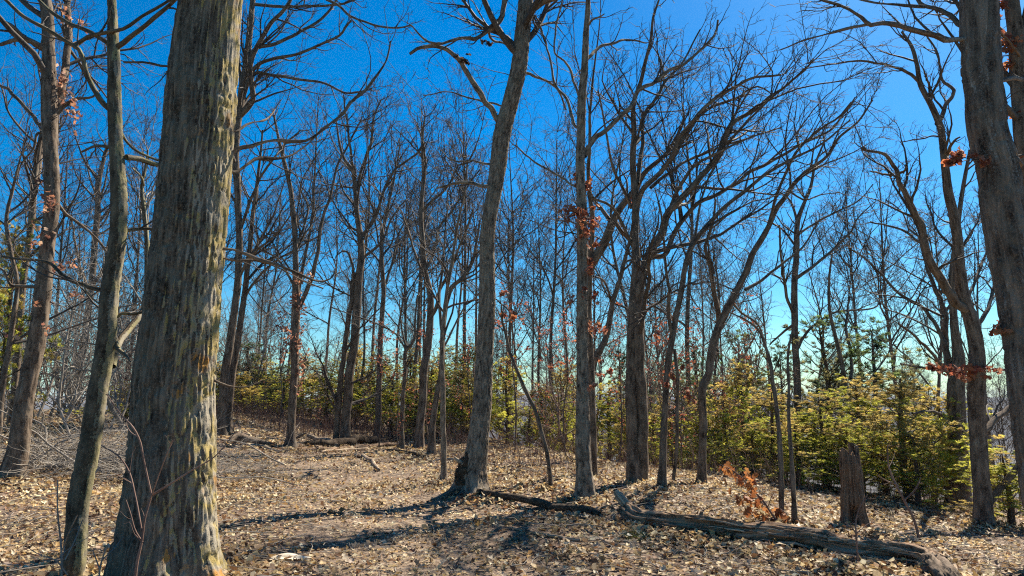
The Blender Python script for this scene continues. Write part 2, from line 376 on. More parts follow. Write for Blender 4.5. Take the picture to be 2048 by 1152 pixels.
def scatter_leaves(acc, P, size, tilt, cols, seg, rng, nproto=10, lobed=True):
    protos = [leaf_proto(seg, rng, lobed) for _ in range(nproto)]
    which = rng.integers(0, nproto, len(P)); R = rots(len(P), tilt, rng)
    for k, (pv, pq) in enumerate(protos):
        s = which == k; n = s.sum()
        if not n: continue
        V = np.einsum('nij,vj->nvi', R[s], pv)*size[s][:, None, None]+P[s][:, None, :]
        Q = (np.arange(n)[:, None, None]*len(pv)+pq[None]).reshape(-1, 4)
        acc.add(V.reshape(-1, 3), Q, C=np.repeat(cols[s], len(pv), axis=0))
LPAL = np.array([(.62, .47, .25), (.76, .64, .4), (.42, .27, .13), (.58, .46, .3), (.26, .14, .075), (.85, .76, .56), (.11, .065, .045), (.64, .42, .17), (.46, .34, .25)])
LPW = np.array([.18, .15, .15, .12, .13, .07, .09, .07, .04])
def litter_cols(n, rng):
    return np.clip(LPAL[rng.choice(len(LPAL), n, p=LPW)]*np.array([.93, .9, .84])*rng.uniform(.7, 1.15, (n, 1)), 0, .85)
def in_view_pts(n, y0, y1, rng, margin=1.5, pw=1.):
    y = y0+(y1-y0)*rng.uniform(0, 1, n)**pw; x = rng.uniform(-1, 1, n)*(y*.74+margin); return x, y
def build_litter():
    rng = np.random.default_rng(5); acc = Acc()
    for (n, y0, y1, seg, s0, s1, keep) in ((56000, 4.6, 11.5, 3, .032, .085, .6), (50000, 11.5, 19, 2, .045, .1, .5), (60000, 19, 36, 1, .08, .15, .5)):
        x, y = in_view_pts(n, y0, y1, rng)
        dens = (1-.12*path_mask(x, y)*np.clip(.3+1.1*vnoise(x*1.3, y*1.3, 8), 0, 1))*(.12+1.1*vnoise(x*.9, y*.9, 4))
        k = rng.uniform(0, 1, n) < dens; x, y = x[k], y[k]; n = len(x)
        z = height(x, y)+rng.uniform(0, .035, n)+.005
        tilt = np.abs(rng.normal(0, .5, n)); sz = rng.uniform(s0, s1, n)
        sz *= np.where((path_mask(x, y) > .5) & (rng.uniform(0, 1, n) < .7), .6, 1)
        cl = litter_cols(n, rng)*(.72+.56*vnoise(x*.7, y*.7, 21))[:, None]
        scatter_leaves(acc, np.stack([x, y, z], 1), sz, tilt, cl, seg, rng)
    # leaves drifted against the logs, the stump and the trunk feet
    for (ax, ay, bx, by, sp, n) in ((1250, 1056, 1900, 1166, .2, 1300), (930, 990, 1200, 1050, .16, 260), (600, 902, 780, 894, .4, 300), (1680, 1066, 1735, 1066, .2, 120), (1140, 1003, 1195, 1003, .16, 260), (250, 1150, 440, 1150, .3, 500), *((px-6, py, px+6, py, .2, 110) for px, py in ((1272, 970), (1325, 980), (1404, 975), (1966, 1053), (944, 990), (580, 899), (692, 894), (888, 967), (142, 1160), (28, 960), (1101, 980), (1566, 1048), (1589, 1052), (755, 884), (838, 900), (862, 915)))):
        A_, B_ = (at(px, py, ground_hit(px, py))[0] for px, py in ((ax, ay), (bx, by))); u = rng.uniform(0, 1, n)
        x = A_[0]+(B_[0]-A_[0])*u+rng.normal(0, sp, n); y = A_[1]+(B_[1]-A_[1])*u+rng.normal(0, sp, n)
        scatter_leaves(acc, np.stack([x, y, height(x, y)+rng.uniform(0, .07, n)], 1), rng.uniform(.05, .11, n), np.abs(rng.normal(0, .8, n)), litter_cols(n, rng), 3, rng)
    for k in range(60):                           # heaps blown together here and there
        y = rng.uniform(6, 24); x = rng.uniform(-1, 1)*y*.7; n = int(rng.uniform(40, 150)); sp = rng.uniform(.15, .5)
        X, Y = x+rng.normal(0, sp*1.6, n), y+rng.normal(0, sp, n)
        scatter_leaves(acc, np.stack([X, Y, height(X, Y)+rng.uniform(0, .08, n)], 1), rng.uniform(.05, .11, n), np.abs(rng.normal(0, .8, n)), litter_cols(n, rng)*rng.uniform(.6, 1.1), 3, rng)
    obj('leaf_litter', acc.mesh('leaf_litter'), M_LITTER, kind='stuff', label='thick tan and brown oak leaf litter over the ground')
    # the nearest leaves, one by one
    protos = [mesh_np('fallen_leaf', *(lambda v, q: (v, [q]))(*leaf_proto(6, rng))) for _ in range(12)]
    x, y = in_view_pts(300, 5.6, 8.2, rng, -.4)
    z = height(x, y)+.045
    for i in range(300):
        s = rng.uniform(.07, .11)
        o = obj('fallen_leaf', protos[i % 12], M_LEAFOBJ, GROUND, (x[i], y[i], z[i]))
        o.rotation_euler = (rng.normal(0, .45), rng.normal(0, .45), rng.uniform(0, 6.3)); o.scale = (s, s, s)
build_litter()

# ------------------------------------------------------------------ branching
def sprout(PR, dens, tmin, ang, lf, lmin, lmax, K, wig, up, rf, rmin, rng, bias=(0, 0, 0), cap=None, tip=True):
    P, R = PR; n0, k0 = R.shape
    seg = np.linalg.norm(np.diff(P, axis=1), axis=2); L = seg.sum(1)
    cnt = np.maximum(1, np.round(L*(1-tmin)*dens*rng.uniform(.8, 1.2, n0))).astype(int)
    idx = np.repeat(np.arange(n0), cnt); n = len(idx)
    if cap and n > cap:
        s = rng.permutation(n)[:cap]; idx = np.sort(idx[s]); n = cap
    t = tmin+(1-tmin)*rng.uniform(0, 1, n)**.85
    if tip: t[rng.uniform(0, 1, n) < .12] = .985
    f = t*(k0-1); i = np.minimum(f.astype(int), k0-2); w = (f-i)[:, None]
    p = P[idx, i]*(1-w)+P[idx, i+1]*w; r = (R[idx, i]*(1-w[:, 0])+R[idx, i+1]*w[:, 0])
    T = norm(P[idx, i+1]-P[idx, i])
    q = rng.normal(size=(n, 3)); q = norm(q-(q*T).sum(1, keepdims=True)*T)
    a = np.radians(rng.normal(ang, ang*.25, n))[:, None]
    D = norm(np.cos(a)*T+np.sin(a)*q)
    ln = np.clip(L[idx]*lf*(1.15-t*.8)*rng.uniform(.55, 1.25, n), lmin, lmax)
    out = np.zeros((n, K, 3)); out[:, 0] = p; b = np.array(bias)
    for k in range(1, K):
        D = norm(D+rng.normal(0, wig, (n, 3))+np.array([0, 0, up])+b); out[:, k] = out[:, k-1]+D*(ln/(K-1))[:, None]
    r0 = np.minimum(r*rf, ln*.018+rmin); s = np.linspace(0, 1, K)[None]
    return out, (r0[:, None]-rmin)*np.clip(1-s, 0, 1)**.8*(r0[:, None] > rmin)+rmin*(1-.35*s)
def px_path(pts, d, dz=0.):
    pts = np.asarray(pts, float); seg = np.concatenate([[0], np.cumsum(np.hypot(*np.diff(pts[:, :2], axis=0).T))]); s = seg/max(seg[-1], 1)
    P, R = [], []
    for (x, y, w), q in zip(pts, s):
        p, t = at(x, y, d+dz*q); P.append(p); R.append(w/2/F*t)
    return np.array(P), np.array(R)
def wid(pts, w0, w1):
    n = len(pts); return [(x, y, w0+(w1-w0)*i/(n-1)) for i, (x, y) in enumerate(pts)]
def extend(P, R, H, rng, end=.2, lean=0.):
    D = norm(P[-1]-P[-2]); step = .5; p = P[-1]; r0 = R[-1]; pts, rs = [], []; z0 = p[2]
    while p[2] < H:
        D = norm(D+np.array([rng.normal(0, .09)+lean, rng.normal(0, .09), .07])); p = p+D*step; pts.append(p)
        rs.append(r0*(1-(1-end)*(p[2]-z0)/(H-z0+.01)))
    if not pts: return P, R
    return np.vstack([P, pts]), np.concatenate([R, np.maximum(rs, r0*end)])
def crown_mesh(parents, rng, l2=(2.2, 42, .5), l3=(4.2, 42, .45), l4=(5.5, 40, .5), rmin=.004, up=.05, wig=.17, bias=(0, 0, 0), cap=(500, 1800, 4200), lmax=(3.2, 1.5, .7), origin=(0, 0, 0), acc=None):
    acc = acc or Acc()
    g = None; levels = []
    A = sprout(parents, l2[0], .12, l2[1], l2[2], .4, lmax[0], 8, wig, up, .55, rmin*1.3, rng, bias, cap[0])
    B = sprout(A, l3[0], .12, l3[1], l3[2], .22, lmax[1], 6, wig*1.1, up, .6, rmin, rng, bias, cap[1])
    C = sprout(B, l4[0]*1.7, .1, l4[1], l4[2]*.9, .1, lmax[2], 2, wig*1.2, up, .7, rmin*.85, rng, bias, int(cap[2]*2.1))
    for (p, r), s in ((A, 5), (B, 3), (C, 3)): acc.add(*tubes(p, r, s))
    return acc, (A, B, C)
RPAL = np.array([(.42, .14, .06), (.3, .09, .05), (.48, .2, .09), (.22, .07, .05), (.4, .19, .12)])
BPAL = np.array([(.4, .2, .12), (.3, .13, .09), (.55, .36, .24), (.25, .12, .08), (.5, .22, .12)])
def leaf_cluster(acc_l, acc_t, c, spread, n, rng, size=.1, pal=RPAL, anchor=None):
    c = np.asarray(c, float); spread = np.asarray(spread, float)
    m = max(2, n//5); ends = c+rng.normal(0, 1, (m, 3))*spread*.7
    if anchor is not None:
        a = np.asarray(anchor, float); s = np.linspace(0, 1, 6)[:, None]; P = a+(c-a)*s+rng.normal(0, .02, (6, 3))*np.sin(s*PI)
        acc_t.add(*tubes(P[None], np.linspace(.009, .004, 6)[None], 4))
    s = np.linspace(0, 1, 4)[None, :, None]; P = c+(ends[:, None]-c)*s+rng.normal(0, .012, (m, 4, 3))*s
    acc_t.add(*tubes(P, np.broadcast_to(np.linspace(.004, .002, 4), (m, 4)), 3))
    pos = ends[rng.integers(0, m, n)]+rng.normal(0, 1, (n, 3))*np.minimum(spread*.35, .07)
    cols = np.clip(pal[rng.integers(0, len(pal), n)]*rng.uniform(.7, 1.2, (n, 1)), 0, .8)
    scatter_leaves(acc_l, pos, rng.uniform(size*.7, size*1.25, n), rng.uniform(.3, 2.6, n), cols, 4, rng, 5)

TREES = {}
def nearest_on(P, c):
    return P[np.argmin(np.linalg.norm(P-np.asarray(c), axis=1))]
def traced_tree(name, label, cat, pts, limbs=(), d=None, H=13, S=20, step=.06, amp=.008, fc=.035, fl=.12, mat=None, flare=.25, lobes=4, seed=1,
                crown_from=.55, rmin=.004, up=.05, bias=(0, 0, 0), l2=(2.6, 42, .5), l3=(5.2, 42, .45), l4=(6.5, 42, .5), auto=0, cap=(350, 1400, 3400), clusters=(), lsize=.1,
                lpal=RPAL, end=.2, group=None, plates=.5, auto_len=3.2, twig=None, fine_to=None, bury=.12, leaf_parts=0, limb_side=8, limb_mat=None, wig=.17, xlean=0., lmax=(3.2, 1.5, .7)):
    rng = np.random.default_rng(seed)
    if d is None: d = ground_hit(pts[0][0], pts[0][1])
    P, R = px_path(pts, d); base = P[0].copy(); base[2] = height(base[0], base[1])
    dr = norm(P[1]-P[0]); P[0] = P[0]-dr*((P[0][2]-(base[2]-bury))/max(dr[2], .3))
    if H: P, R = extend(P, R, base[2]+H, rng, end, xlean)
    P, R, s = catmull(P, R, step)
    if fine_to is not None:                      # coarser bark above what can be seen
        k = np.searchsorted(P[:, 2], fine_to); P = np.vstack([P[:k], P[k::6]]); R = np.concatenate([R[:k], R[k::6]])
    wob = np.stack([vnoise(P[:, 2]*1.3, seed), vnoise(P[:, 2]*1.3, seed+9.)], 1)-.5
    P[:, :2] += wob*np.minimum(R[:, None]*.35, .035)
    root = thing(name, label, cat, base, group); mat = mat or M_OAK
    V, Q, uv = bark_tube(P, R, S, amp, fc, fl, flare, seed, lobes, plates=plates)
    obj('trunk', mesh_np('trunk', V-base, [Q], uv=uv), mat, root)
    par = []
    for li, lb in enumerate(limbs):
        lp = lb['p']; lw = lb.get('w', (10, 3)); q = wid(lp, *lw) if len(lp[0]) == 2 else lp
        LP, LR = px_path(q, d, lb.get('dz', rng.uniform(-1.2, 1.2)))
        if lb.get('ext'): LP, LR = extend(LP, LR, LP[-1][2]+lb['ext'], rng, .25, lb.get('lean', 0))
        LP, LR, _ = catmull(LP, LR, .07 if limb_side > 7 else .14)
        LP = LP+np.stack([vnoise(np.arange(len(LP))*.42, seed+li+k*7.) for k in range(3)], 1)*np.minimum(LR[:, None]*1.5, .04)
        V, Q, uv = bark_tube(LP, LR, limb_side, amp*.5, fc, fl, 0, seed+li+1, 0)
        obj('limb', mesh_np('limb', V-base, [Q], uv=uv), limb_mat or mat, root)
        if not lb.get('bare'): par.append(fixed((LP, LR), 16))
    k0 = int(len(P)*crown_from); up_part = fixed((P[k0:], R[k0:]), 16)
    acc = Acc(); par2 = [np.array([p for p, _ in par]), np.array([r for _, r in par])] if par else None
    if auto:
        A = sprout((up_part[0][None], up_part[1][None]), auto/max(.5, np.linalg.norm(np.diff(up_part[0], axis=0), axis=1).sum()), .02, 48, 5, auto_len*.5, auto_len, 16, .11, .06, .6, rmin*2, rng, bias)
        acc.add(*tubes(A[0], A[1], 6))
        par2 = [np.vstack([par2[0], A[0]]), np.vstack([par2[1], A[1]])] if par2 else list(A)
    if par2:
        allp = (np.vstack([par2[0], up_part[0][None]]), np.vstack([par2[1], up_part[1][None]])) if crown_from < 1 else tuple(par2)
        crown_mesh(allp, rng, l2, l3, l4, rmin, up, wig, bias, cap, lmax, acc=acc)
    if acc.n: obj('crown', acc.mesh('crown', base), twig or M_TWIG, root)
    if clusters:
        al, at_ = Acc(), Acc()
        for c in clusters:
            x, y, sx, sy, n = c[:5]; p, t = at(x, y, d+rng.uniform(-.3, .15)); sp = np.array([sx/F*t, sx/F*t*.8, sy/F*t])
            leaf_cluster(al, at_, p, sp, n, rng, lsize, lpal, nearest_on(P, p))
        obj('leaf_twigs', at_.mesh('leaf_twigs', base), M_TWIG, root, kind='stuff')
        obj('dead_leaves', al.mesh('dead_leaves', base), M_RED, root, kind='stuff')
    TREES[label] = (root, P, R, d); return root, P, R, d

# ------------------------------------------------------------------ the trees of the foreground
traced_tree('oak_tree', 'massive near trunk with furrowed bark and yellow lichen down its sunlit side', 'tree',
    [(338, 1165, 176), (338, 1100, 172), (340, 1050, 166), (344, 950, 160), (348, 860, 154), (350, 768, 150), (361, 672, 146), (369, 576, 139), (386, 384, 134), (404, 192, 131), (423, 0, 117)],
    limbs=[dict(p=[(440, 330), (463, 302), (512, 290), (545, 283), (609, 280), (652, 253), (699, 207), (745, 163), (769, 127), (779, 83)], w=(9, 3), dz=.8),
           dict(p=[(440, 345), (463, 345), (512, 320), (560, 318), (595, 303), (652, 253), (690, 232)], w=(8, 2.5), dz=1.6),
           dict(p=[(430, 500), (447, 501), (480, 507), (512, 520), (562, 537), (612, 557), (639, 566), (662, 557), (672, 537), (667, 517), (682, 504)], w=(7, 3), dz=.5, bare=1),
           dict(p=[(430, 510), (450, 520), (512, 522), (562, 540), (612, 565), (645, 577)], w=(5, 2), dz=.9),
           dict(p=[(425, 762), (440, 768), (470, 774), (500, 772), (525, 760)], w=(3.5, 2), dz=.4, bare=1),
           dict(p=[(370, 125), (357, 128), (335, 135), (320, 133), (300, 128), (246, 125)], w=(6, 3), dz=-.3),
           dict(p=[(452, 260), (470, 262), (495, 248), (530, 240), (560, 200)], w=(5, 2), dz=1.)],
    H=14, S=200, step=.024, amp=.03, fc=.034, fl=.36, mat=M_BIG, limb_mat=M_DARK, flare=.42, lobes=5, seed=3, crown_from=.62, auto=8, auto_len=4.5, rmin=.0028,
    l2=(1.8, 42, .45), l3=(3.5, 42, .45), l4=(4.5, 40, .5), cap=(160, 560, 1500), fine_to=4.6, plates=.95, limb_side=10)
traced_tree('young_tree', 'slender tan barked tree with pale sunlit lichened right side, just left of the massive trunk', 'tree',
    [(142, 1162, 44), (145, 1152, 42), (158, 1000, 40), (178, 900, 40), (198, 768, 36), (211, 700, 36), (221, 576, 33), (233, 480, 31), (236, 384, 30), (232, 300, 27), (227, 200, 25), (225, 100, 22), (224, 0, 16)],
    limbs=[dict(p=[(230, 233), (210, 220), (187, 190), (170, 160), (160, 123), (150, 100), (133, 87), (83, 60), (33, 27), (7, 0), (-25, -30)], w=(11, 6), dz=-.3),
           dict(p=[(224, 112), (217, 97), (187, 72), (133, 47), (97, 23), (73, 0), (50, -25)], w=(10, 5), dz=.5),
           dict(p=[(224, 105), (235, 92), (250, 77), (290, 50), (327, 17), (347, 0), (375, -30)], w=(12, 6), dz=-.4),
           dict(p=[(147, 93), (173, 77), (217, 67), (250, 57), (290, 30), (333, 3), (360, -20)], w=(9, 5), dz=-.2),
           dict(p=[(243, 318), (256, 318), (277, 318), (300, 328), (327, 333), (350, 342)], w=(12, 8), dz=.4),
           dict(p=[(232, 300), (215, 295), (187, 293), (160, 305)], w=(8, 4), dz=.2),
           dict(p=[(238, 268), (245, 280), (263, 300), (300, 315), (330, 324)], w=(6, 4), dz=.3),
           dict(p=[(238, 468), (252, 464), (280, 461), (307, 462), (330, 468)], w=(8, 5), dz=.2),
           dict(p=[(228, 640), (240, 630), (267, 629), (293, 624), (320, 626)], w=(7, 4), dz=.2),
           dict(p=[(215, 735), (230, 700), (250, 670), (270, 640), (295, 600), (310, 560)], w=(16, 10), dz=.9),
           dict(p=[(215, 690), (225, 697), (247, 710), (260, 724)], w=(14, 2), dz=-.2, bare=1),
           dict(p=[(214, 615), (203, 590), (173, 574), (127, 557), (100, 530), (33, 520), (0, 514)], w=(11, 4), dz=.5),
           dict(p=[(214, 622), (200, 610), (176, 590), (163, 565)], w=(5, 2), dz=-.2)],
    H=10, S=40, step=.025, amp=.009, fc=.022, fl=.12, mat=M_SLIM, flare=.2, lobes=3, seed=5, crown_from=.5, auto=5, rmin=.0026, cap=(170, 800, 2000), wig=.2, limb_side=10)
traced_tree('oak_tree', 'dark barked tree with curled brown leaves standing left of the slender tan tree', 'tree',
    [(28, 955, 50), (38, 900, 38), (50, 800, 34), (58, 760, 32), (72, 690, 33), (84, 620, 29), (92, 560, 28), (97, 480, 27), (105, 384, 28), (102, 300, 27), (97, 200, 30), (96, 100, 23), (89, 0, 22)],
    limbs=[dict(p=[(96, 112), (87, 100), (50, 80), (23, 57), (0, 43), (-30, 30)], w=(13, 6)),
           dict(p=[(97, 105), (83, 98), (43, 82), (0, 88), (-30, 90)], w=(11, 6)),
           dict(p=[(100, 240), (110, 227), (133, 207), (157, 197), (180, 197), (200, 180)], w=(11, 3)),
           dict(p=[(96, 262), (80, 253), (57, 227), (27, 193), (0, 173), (-20, 165)], w=(9, 5)),
           dict(p=[(101, 240), (112, 215), (123, 167), (133, 97), (133, 33), (132, -20)], w=(17, 11), ext=3),
           dict(p=[(92, 556), (83, 571), (40, 576), (20, 574), (0, 540), (-20, 530)], w=(8, 4)),
           dict(p=[(88, 262), (72, 270), (70, 290), (40, 330), (32, 370)], w=(6, 2)),
           dict(p=[(103, 393), (130, 430), (165, 458), (200, 490), (215, 510)], w=(7, 4), dz=.4)],
    H=12, S=40, step=.04, amp=.012, fc=.04, fl=.14, mat=M_DARK, flare=.4, lobes=4, seed=8, crown_from=.5, auto=4, rmin=.0038, cap=(200, 1000, 2600), wig=.2,
    clusters=[(150, 35, 30, 20, 22), (105, 130, 25, 25, 24), (140, 215, 30, 25, 26), (150, 190, 25, 20, 18), (110, 160, 20, 20, 16), (95, 370, 20, 16, 14), (105, 400, 20, 25, 18), (95, 470, 25, 25, 20), (125, 520, 25, 18, 16), (110, 580, 25, 20, 14), (85, 605, 20, 16, 10), (90, 655, 12, 10, 6), (45, 640, 20, 25, 12)], lpal=BPAL)
traced_tree('oak_tree', 'rough barked oak with a dark swollen burl at its foot, leaning at the middle', 'tree',
    [(944, 985, 74), (945, 968, 50), (950, 935, 42), (956, 901, 40), (962, 834, 37), (966, 768, 36), (971, 717, 34), (974, 617, 33), (975, 551, 31), (975, 484, 29), (983, 417, 29), (990, 384, 30), (998, 333, 33), (1005, 267, 34), (1024, 200, 32), (1039, 133, 32), (1045, 67, 30), (1051, 0, 29)],
    limbs=[dict(p=[(1002, 252), (988, 232), (960, 190), (930, 140), (912, 115), (900, 104), (880, 97), (845, 95), (828, 102), (816, 108)], w=(12, 6), dz=-.5, bare=1),
           dict(p=[(1052, 5), (1066, 15), (1085, 5), (1110, -8), (1150, -40)], w=(18, 12), ext=2.5),
           dict(p=[(1014, -25), (1010, 0), (995, 45), (975, 60), (942, 80), (920, 78), (895, 85), (850, 82), (822, 52)], w=(12, 3), dz=-.6),
           dict(p=[(972, 62), (985, 80), (1000, 85), (1024, 98)], w=(6, 3)),
           dict(p=[(996, 333), (978, 330), (945, 322), (905, 322), (880, 300)], w=(6, 2)),
           dict(p=[(990, 380), (975, 375), (935, 369), (900, 370), (872, 378)], w=(9, 4)),
           dict(p=[(1022, 215), (1005, 212), (970, 205), (930, 195), (905, 185), (845, 192)], w=(5, 2)),
           dict(p=[(1035, 145), (1052, 146), (1080, 158), (1110, 175), (1130, 220)], w=(7, 3))],
    H=13, S=110, step=.028, amp=.02, fc=.028, fl=.09, mat=M_OAK, flare=.45, lobes=4, seed=12, crown_from=.6, auto=6, rmin=.0042, cap=(260, 1200, 3200), fine_to=8.2,
    clusters=[(923, 120, 7, 12, 26), (972, 85, 8, 8, 8)], lpal=np.array([(.06, .04, .03), (.1, .06, .04)]), limb_side=10)
traced_tree('oak_tree', 'straight narrow grey trunk with red leaves beside it, right of the leaning burled oak', 'tree',
    [(1167, 1000, 46), (1168, 985, 38), (1168, 935, 31), (1166, 835, 28), (1165, 768, 24), (1165, 584, 22), (1163, 450, 20), (1162, 384, 19), (1161, 333, 18), (1162, 267, 17), (1163, 200, 17), (1169, 133, 14), (1173, 67, 12), (1176, 0, 9)],
    limbs=[dict(p=[(1165, 315), (1172, 303), (1190, 275), (1205, 268), (1230, 240), (1258, 215), (1275, 185), (1310, 163), (1345, 135), (1358, 133), (1382, 115), (1400, 100), (1425, 75), (1435, 40)], w=(11, 4), dz=.8),
           dict(p=[(1170, 122), (1177, 115), (1195, 95), (1222, 87), (1252, 80), (1292, 86)], w=(8, 3)),
           dict(p=[(1175, 52), (1182, 42), (1200, 33), (1208, 28)], w=(6, 2)),
           dict(p=[(1160, 262), (1148, 250), (1130, 200), (1108, 165), (1100, 130), (1085, 70), (1070, 30)], w=(7, 3)),
           dict(p=[(1158, 200), (1145, 160), (1125, 120), (1112, 112), (1110, 60), (1125, 0)], w=(5, 3)),
           dict(p=[(1163, 455), (1145, 445), (1125, 442), (1105, 440)], w=(4, 2)),
           dict(p=[(1160, 380), (1110, 350), (1060, 320), (1030, 290)], w=(5, 3), dz=1.5)],
    H=12, S=60, step=.035, amp=.012, fc=.022, fl=.1, mat=M_OAK, flare=.3, lobes=4, seed=15, crown_from=.62, auto=4, rmin=.0045, cap=(280, 1300, 3600),
    clusters=[(1158, 352, 10, 8, 14), (1165, 375, 12, 14, 30), (1150, 425, 18, 16, 40), (1168, 440, 20, 20, 50), (1178, 455, 12, 12, 22), (1188, 412, 5, 5, 5), (1140, 600, 8, 6, 5), (1188, 490, 8, 12, 14), (1186, 520, 10, 14, 20), (1182, 548, 8, 12, 14), (1184, 585, 9, 12, 12), (1182, 635, 10, 14, 12), (1195, 598, 10, 8, 8), (1182, 665, 14, 12, 12), (1183, 765, 8, 10, 8)], lsize=.095)
traced_tree('hickory_tree', 'large shaggy grey trunk leaning in from the bottom right corner', 'tree',
    [(2122, 1150, 96), (2110, 1060, 86), (2090, 930, 84), (2066, 800, 80), (2048, 684, 76), (2033, 584, 73), (2014, 484, 73), (2003, 420, 73), (1993, 333, 72), (1978, 267, 69), (1971, 200, 67), (1963, 133, 69), (1960, 67, 68), (1957, 0, 68)],
    limbs=[dict(p=[(1950, 85), (1926, 81), (1886, 78), (1836, 65), (1793, 55), (1763, 50), (1733, 50), (1722, 37), (1696, 20), (1663, 7), (1626, -5)], w=(12, 4), dz=-.4),
           dict(p=[(1950, 60), (1924, 55), (1896, 37), (1876, 20), (1846, 13), (1830, -10)], w=(12, 7), dz=.5),
           dict(p=[(1850, 14), (1803, 12), (1753, 7), (1700, -5)], w=(6, 4)),
           dict(p=[(1736, 50), (1690, 60), (1650, 70), (1612, 80), (1560, 100)], w=(5, 2), dz=.6),
           dict(p=[(1990, 172), (2003, 165), (2020, 160), (2045, 158)], w=(12, 8), dz=.8),
           dict(p=[(2010, 280), (2020, 300), (2032, 320), (2040, 330)], w=(13, 9), dz=.5)],
    H=13, S=120, step=.026, amp=.03, fc=.055, fl=.45, mat=M_SHAG, flare=.3, lobes=4, seed=21, crown_from=.8, auto=7, auto_len=4, rmin=.0028, cap=(200, 900, 2400), fine_to=5.5, xlean=-.02,
    clusters=[(1925, 315, 20, 10, 30), (1912, 325, 14, 6, 14), (1998, 655, 20, 10, 12)], lsize=.1, plates=.8, limb_side=10)
traced_tree('oak_tree', 'dark trunk hung with rusty leaves, partly behind the shaggy trunk at the right edge', 'tree',
    [(2110, 1000, 40), (2098, 800, 36), (2080, 560, 32), (2055, 360, 28), (2045, 290, 28), (2038, 200, 27), (2032, 120, 27), (2026, 0, 27)],
    limbs=[dict(p=[(2046, 120), (2020, 90), (2005, 70), (1996, 60)], w=(6, 3)), dict(p=[(2040, 230), (2015, 215), (1998, 212)], w=(5, 3))], d=10.5,
    H=11, S=32, step=.06, amp=.01, mat=M_DARK, seed=23, crown_from=.45, auto=6, rmin=.0035, cap=(160, 700, 1800),
    clusters=[(2000, 8, 8, 10, 12), (1998, 40, 8, 10, 10), (2002, 75, 12, 12, 16), (2018, 85, 14, 14, 24), (2008, 110, 12, 10, 14), (2012, 125, 12, 8, 12), (2022, 235, 16, 6, 14), (2035, 330, 10, 20, 26), (2042, 360, 8, 14, 16), (2025, 315, 8, 14, 10), (2040, 280, 8, 8, 8)], lsize=.11)
traced_tree('oak_tree', 'tall dark oak at the right whose trunk splits in two below the sky', 'tree',
    [(1968, 1050, 44), (1966, 1030, 34), (1960, 968, 31), (1955, 868, 31), (1954, 768, 32), (1953, 700, 28), (1944, 640, 27), (1931, 601, 24), (1921, 541, 21), (1915, 474, 19), (1907, 427, 18), (1897, 384, 17), (1893, 350, 15), (1886, 300, 13), (1878, 250, 13), (1863, 213, 11), (1840, 167, 10), (1833, 127, 8), (1823, 93, 7), (1803, 63, 4)],
    limbs=[dict(p=[(1942, 632), (1914, 610), (1889, 571), (1863, 531), (1849, 494), (1843, 451), (1823, 417), (1806, 384), (1796, 360), (1786, 333), (1766, 310), (1723, 300)], w=(20, 5), dz=-.8),
           dict(p=[(1781, 352), (1772, 350), (1760, 348), (1740, 343)], w=(6, 3), bare=1),
           dict(p=[(1790, 352), (1805, 345), (1813, 330)], w=(7, 3), bare=1),
           dict(p=[(1875, 248), (1883, 233), (1889, 213), (1906, 193), (1909, 178), (1886, 163), (1879, 133), (1873, 103), (1850, 70)], w=(10, 3), dz=.7),
           dict(p=[(1838, 168), (1831, 160), (1815, 143), (1796, 137), (1753, 127), (1703, 122), (1669, 128), (1636, 133), (1605, 140)], w=(7, 2), dz=-.8),
           dict(p=[(1893, 312), (1898, 300), (1908, 283), (1920, 275)], w=(9, 3)),
           dict(p=[(1884, 275), (1870, 273), (1840, 278), (1800, 285)], w=(4, 2)),
           dict(p=[(1958, 870), (1973, 862), (1993, 838), (2033, 810), (2060, 790)], w=(14, 10), dz=1),
           dict(p=[(1950, 660), (1975, 620), (1990, 570), (2000, 520), (2010, 490)], w=(9, 4), dz=1.2),
           dict(p=[(1935, 610), (1950, 560), (1975, 500), (1985, 440)], w=(7, 3), dz=1.4),
           dict(p=[(1845, 480), (1820, 460), (1800, 420), (1770, 400)], w=(4, 2), dz=.6)],
    H=0, S=48, step=.04, amp=.01, fc=.028, fl=.14, mat=M_DARK, flare=.45, lobes=4, seed=25, crown_from=.6, rmin=.004, cap=(320, 1600, 6000), l4=(8, 40, .5),
    clusters=[(1995, 650, 16, 10, 14), (1900, 738, 26, 8, 42), (1880, 735, 16, 6, 22), (1950, 740, 26, 8, 44), (1925, 750, 16, 10, 20), (1990, 742, 20, 5, 14)], lsize=.12)
traced_tree('oak_tree', 'broad trunk close behind the split oak at the right, its limbs fanning up and left', 'tree',
    [(1915, 1000, 44), (1916, 930, 36), (1914, 850, 34), (1912, 768, 32), (1916, 715, 24), (1913, 684, 18), (1908, 634, 14), (1903, 570, 12), (1912, 480, 10), (1925, 380, 8), (1940, 300, 6)],
    limbs=[dict(p=[(1905, 760), (1893, 730), (1891, 690), (1886, 617), (1869, 574), (1850, 520), (1838, 470)], w=(15, 5), dz=.9),
           dict(p=[(1900, 720), (1880, 670), (1850, 620), (1800, 590), (1770, 560), (1730, 520), (1690, 490)], w=(9, 3), dz=1.2),
           dict(p=[(1895, 745), (1870, 715), (1845, 690), (1820, 665), (1796, 648)], w=(7, 4), dz=-.6),
           dict(p=[(1890, 745), (1860, 738), (1830, 735), (1800, 728)], w=(5, 3), dz=-.4),
           dict(p=[(1900, 845), (1880, 830), (1850, 825), (1825, 828)], w=(9, 4), dz=-1),
           dict(p=[(1908, 620), (1880, 560), (1850, 500), (1800, 460), (1740, 445)], w=(8, 3), dz=2)],
    d=15.5, H=0, S=24, step=.08, mat=M_DARK, seed=27, crown_from=.6, rmin=.005, cap=(320, 1600, 6000), l4=(8, 40, .5), bias=(-.03, 0, 0))
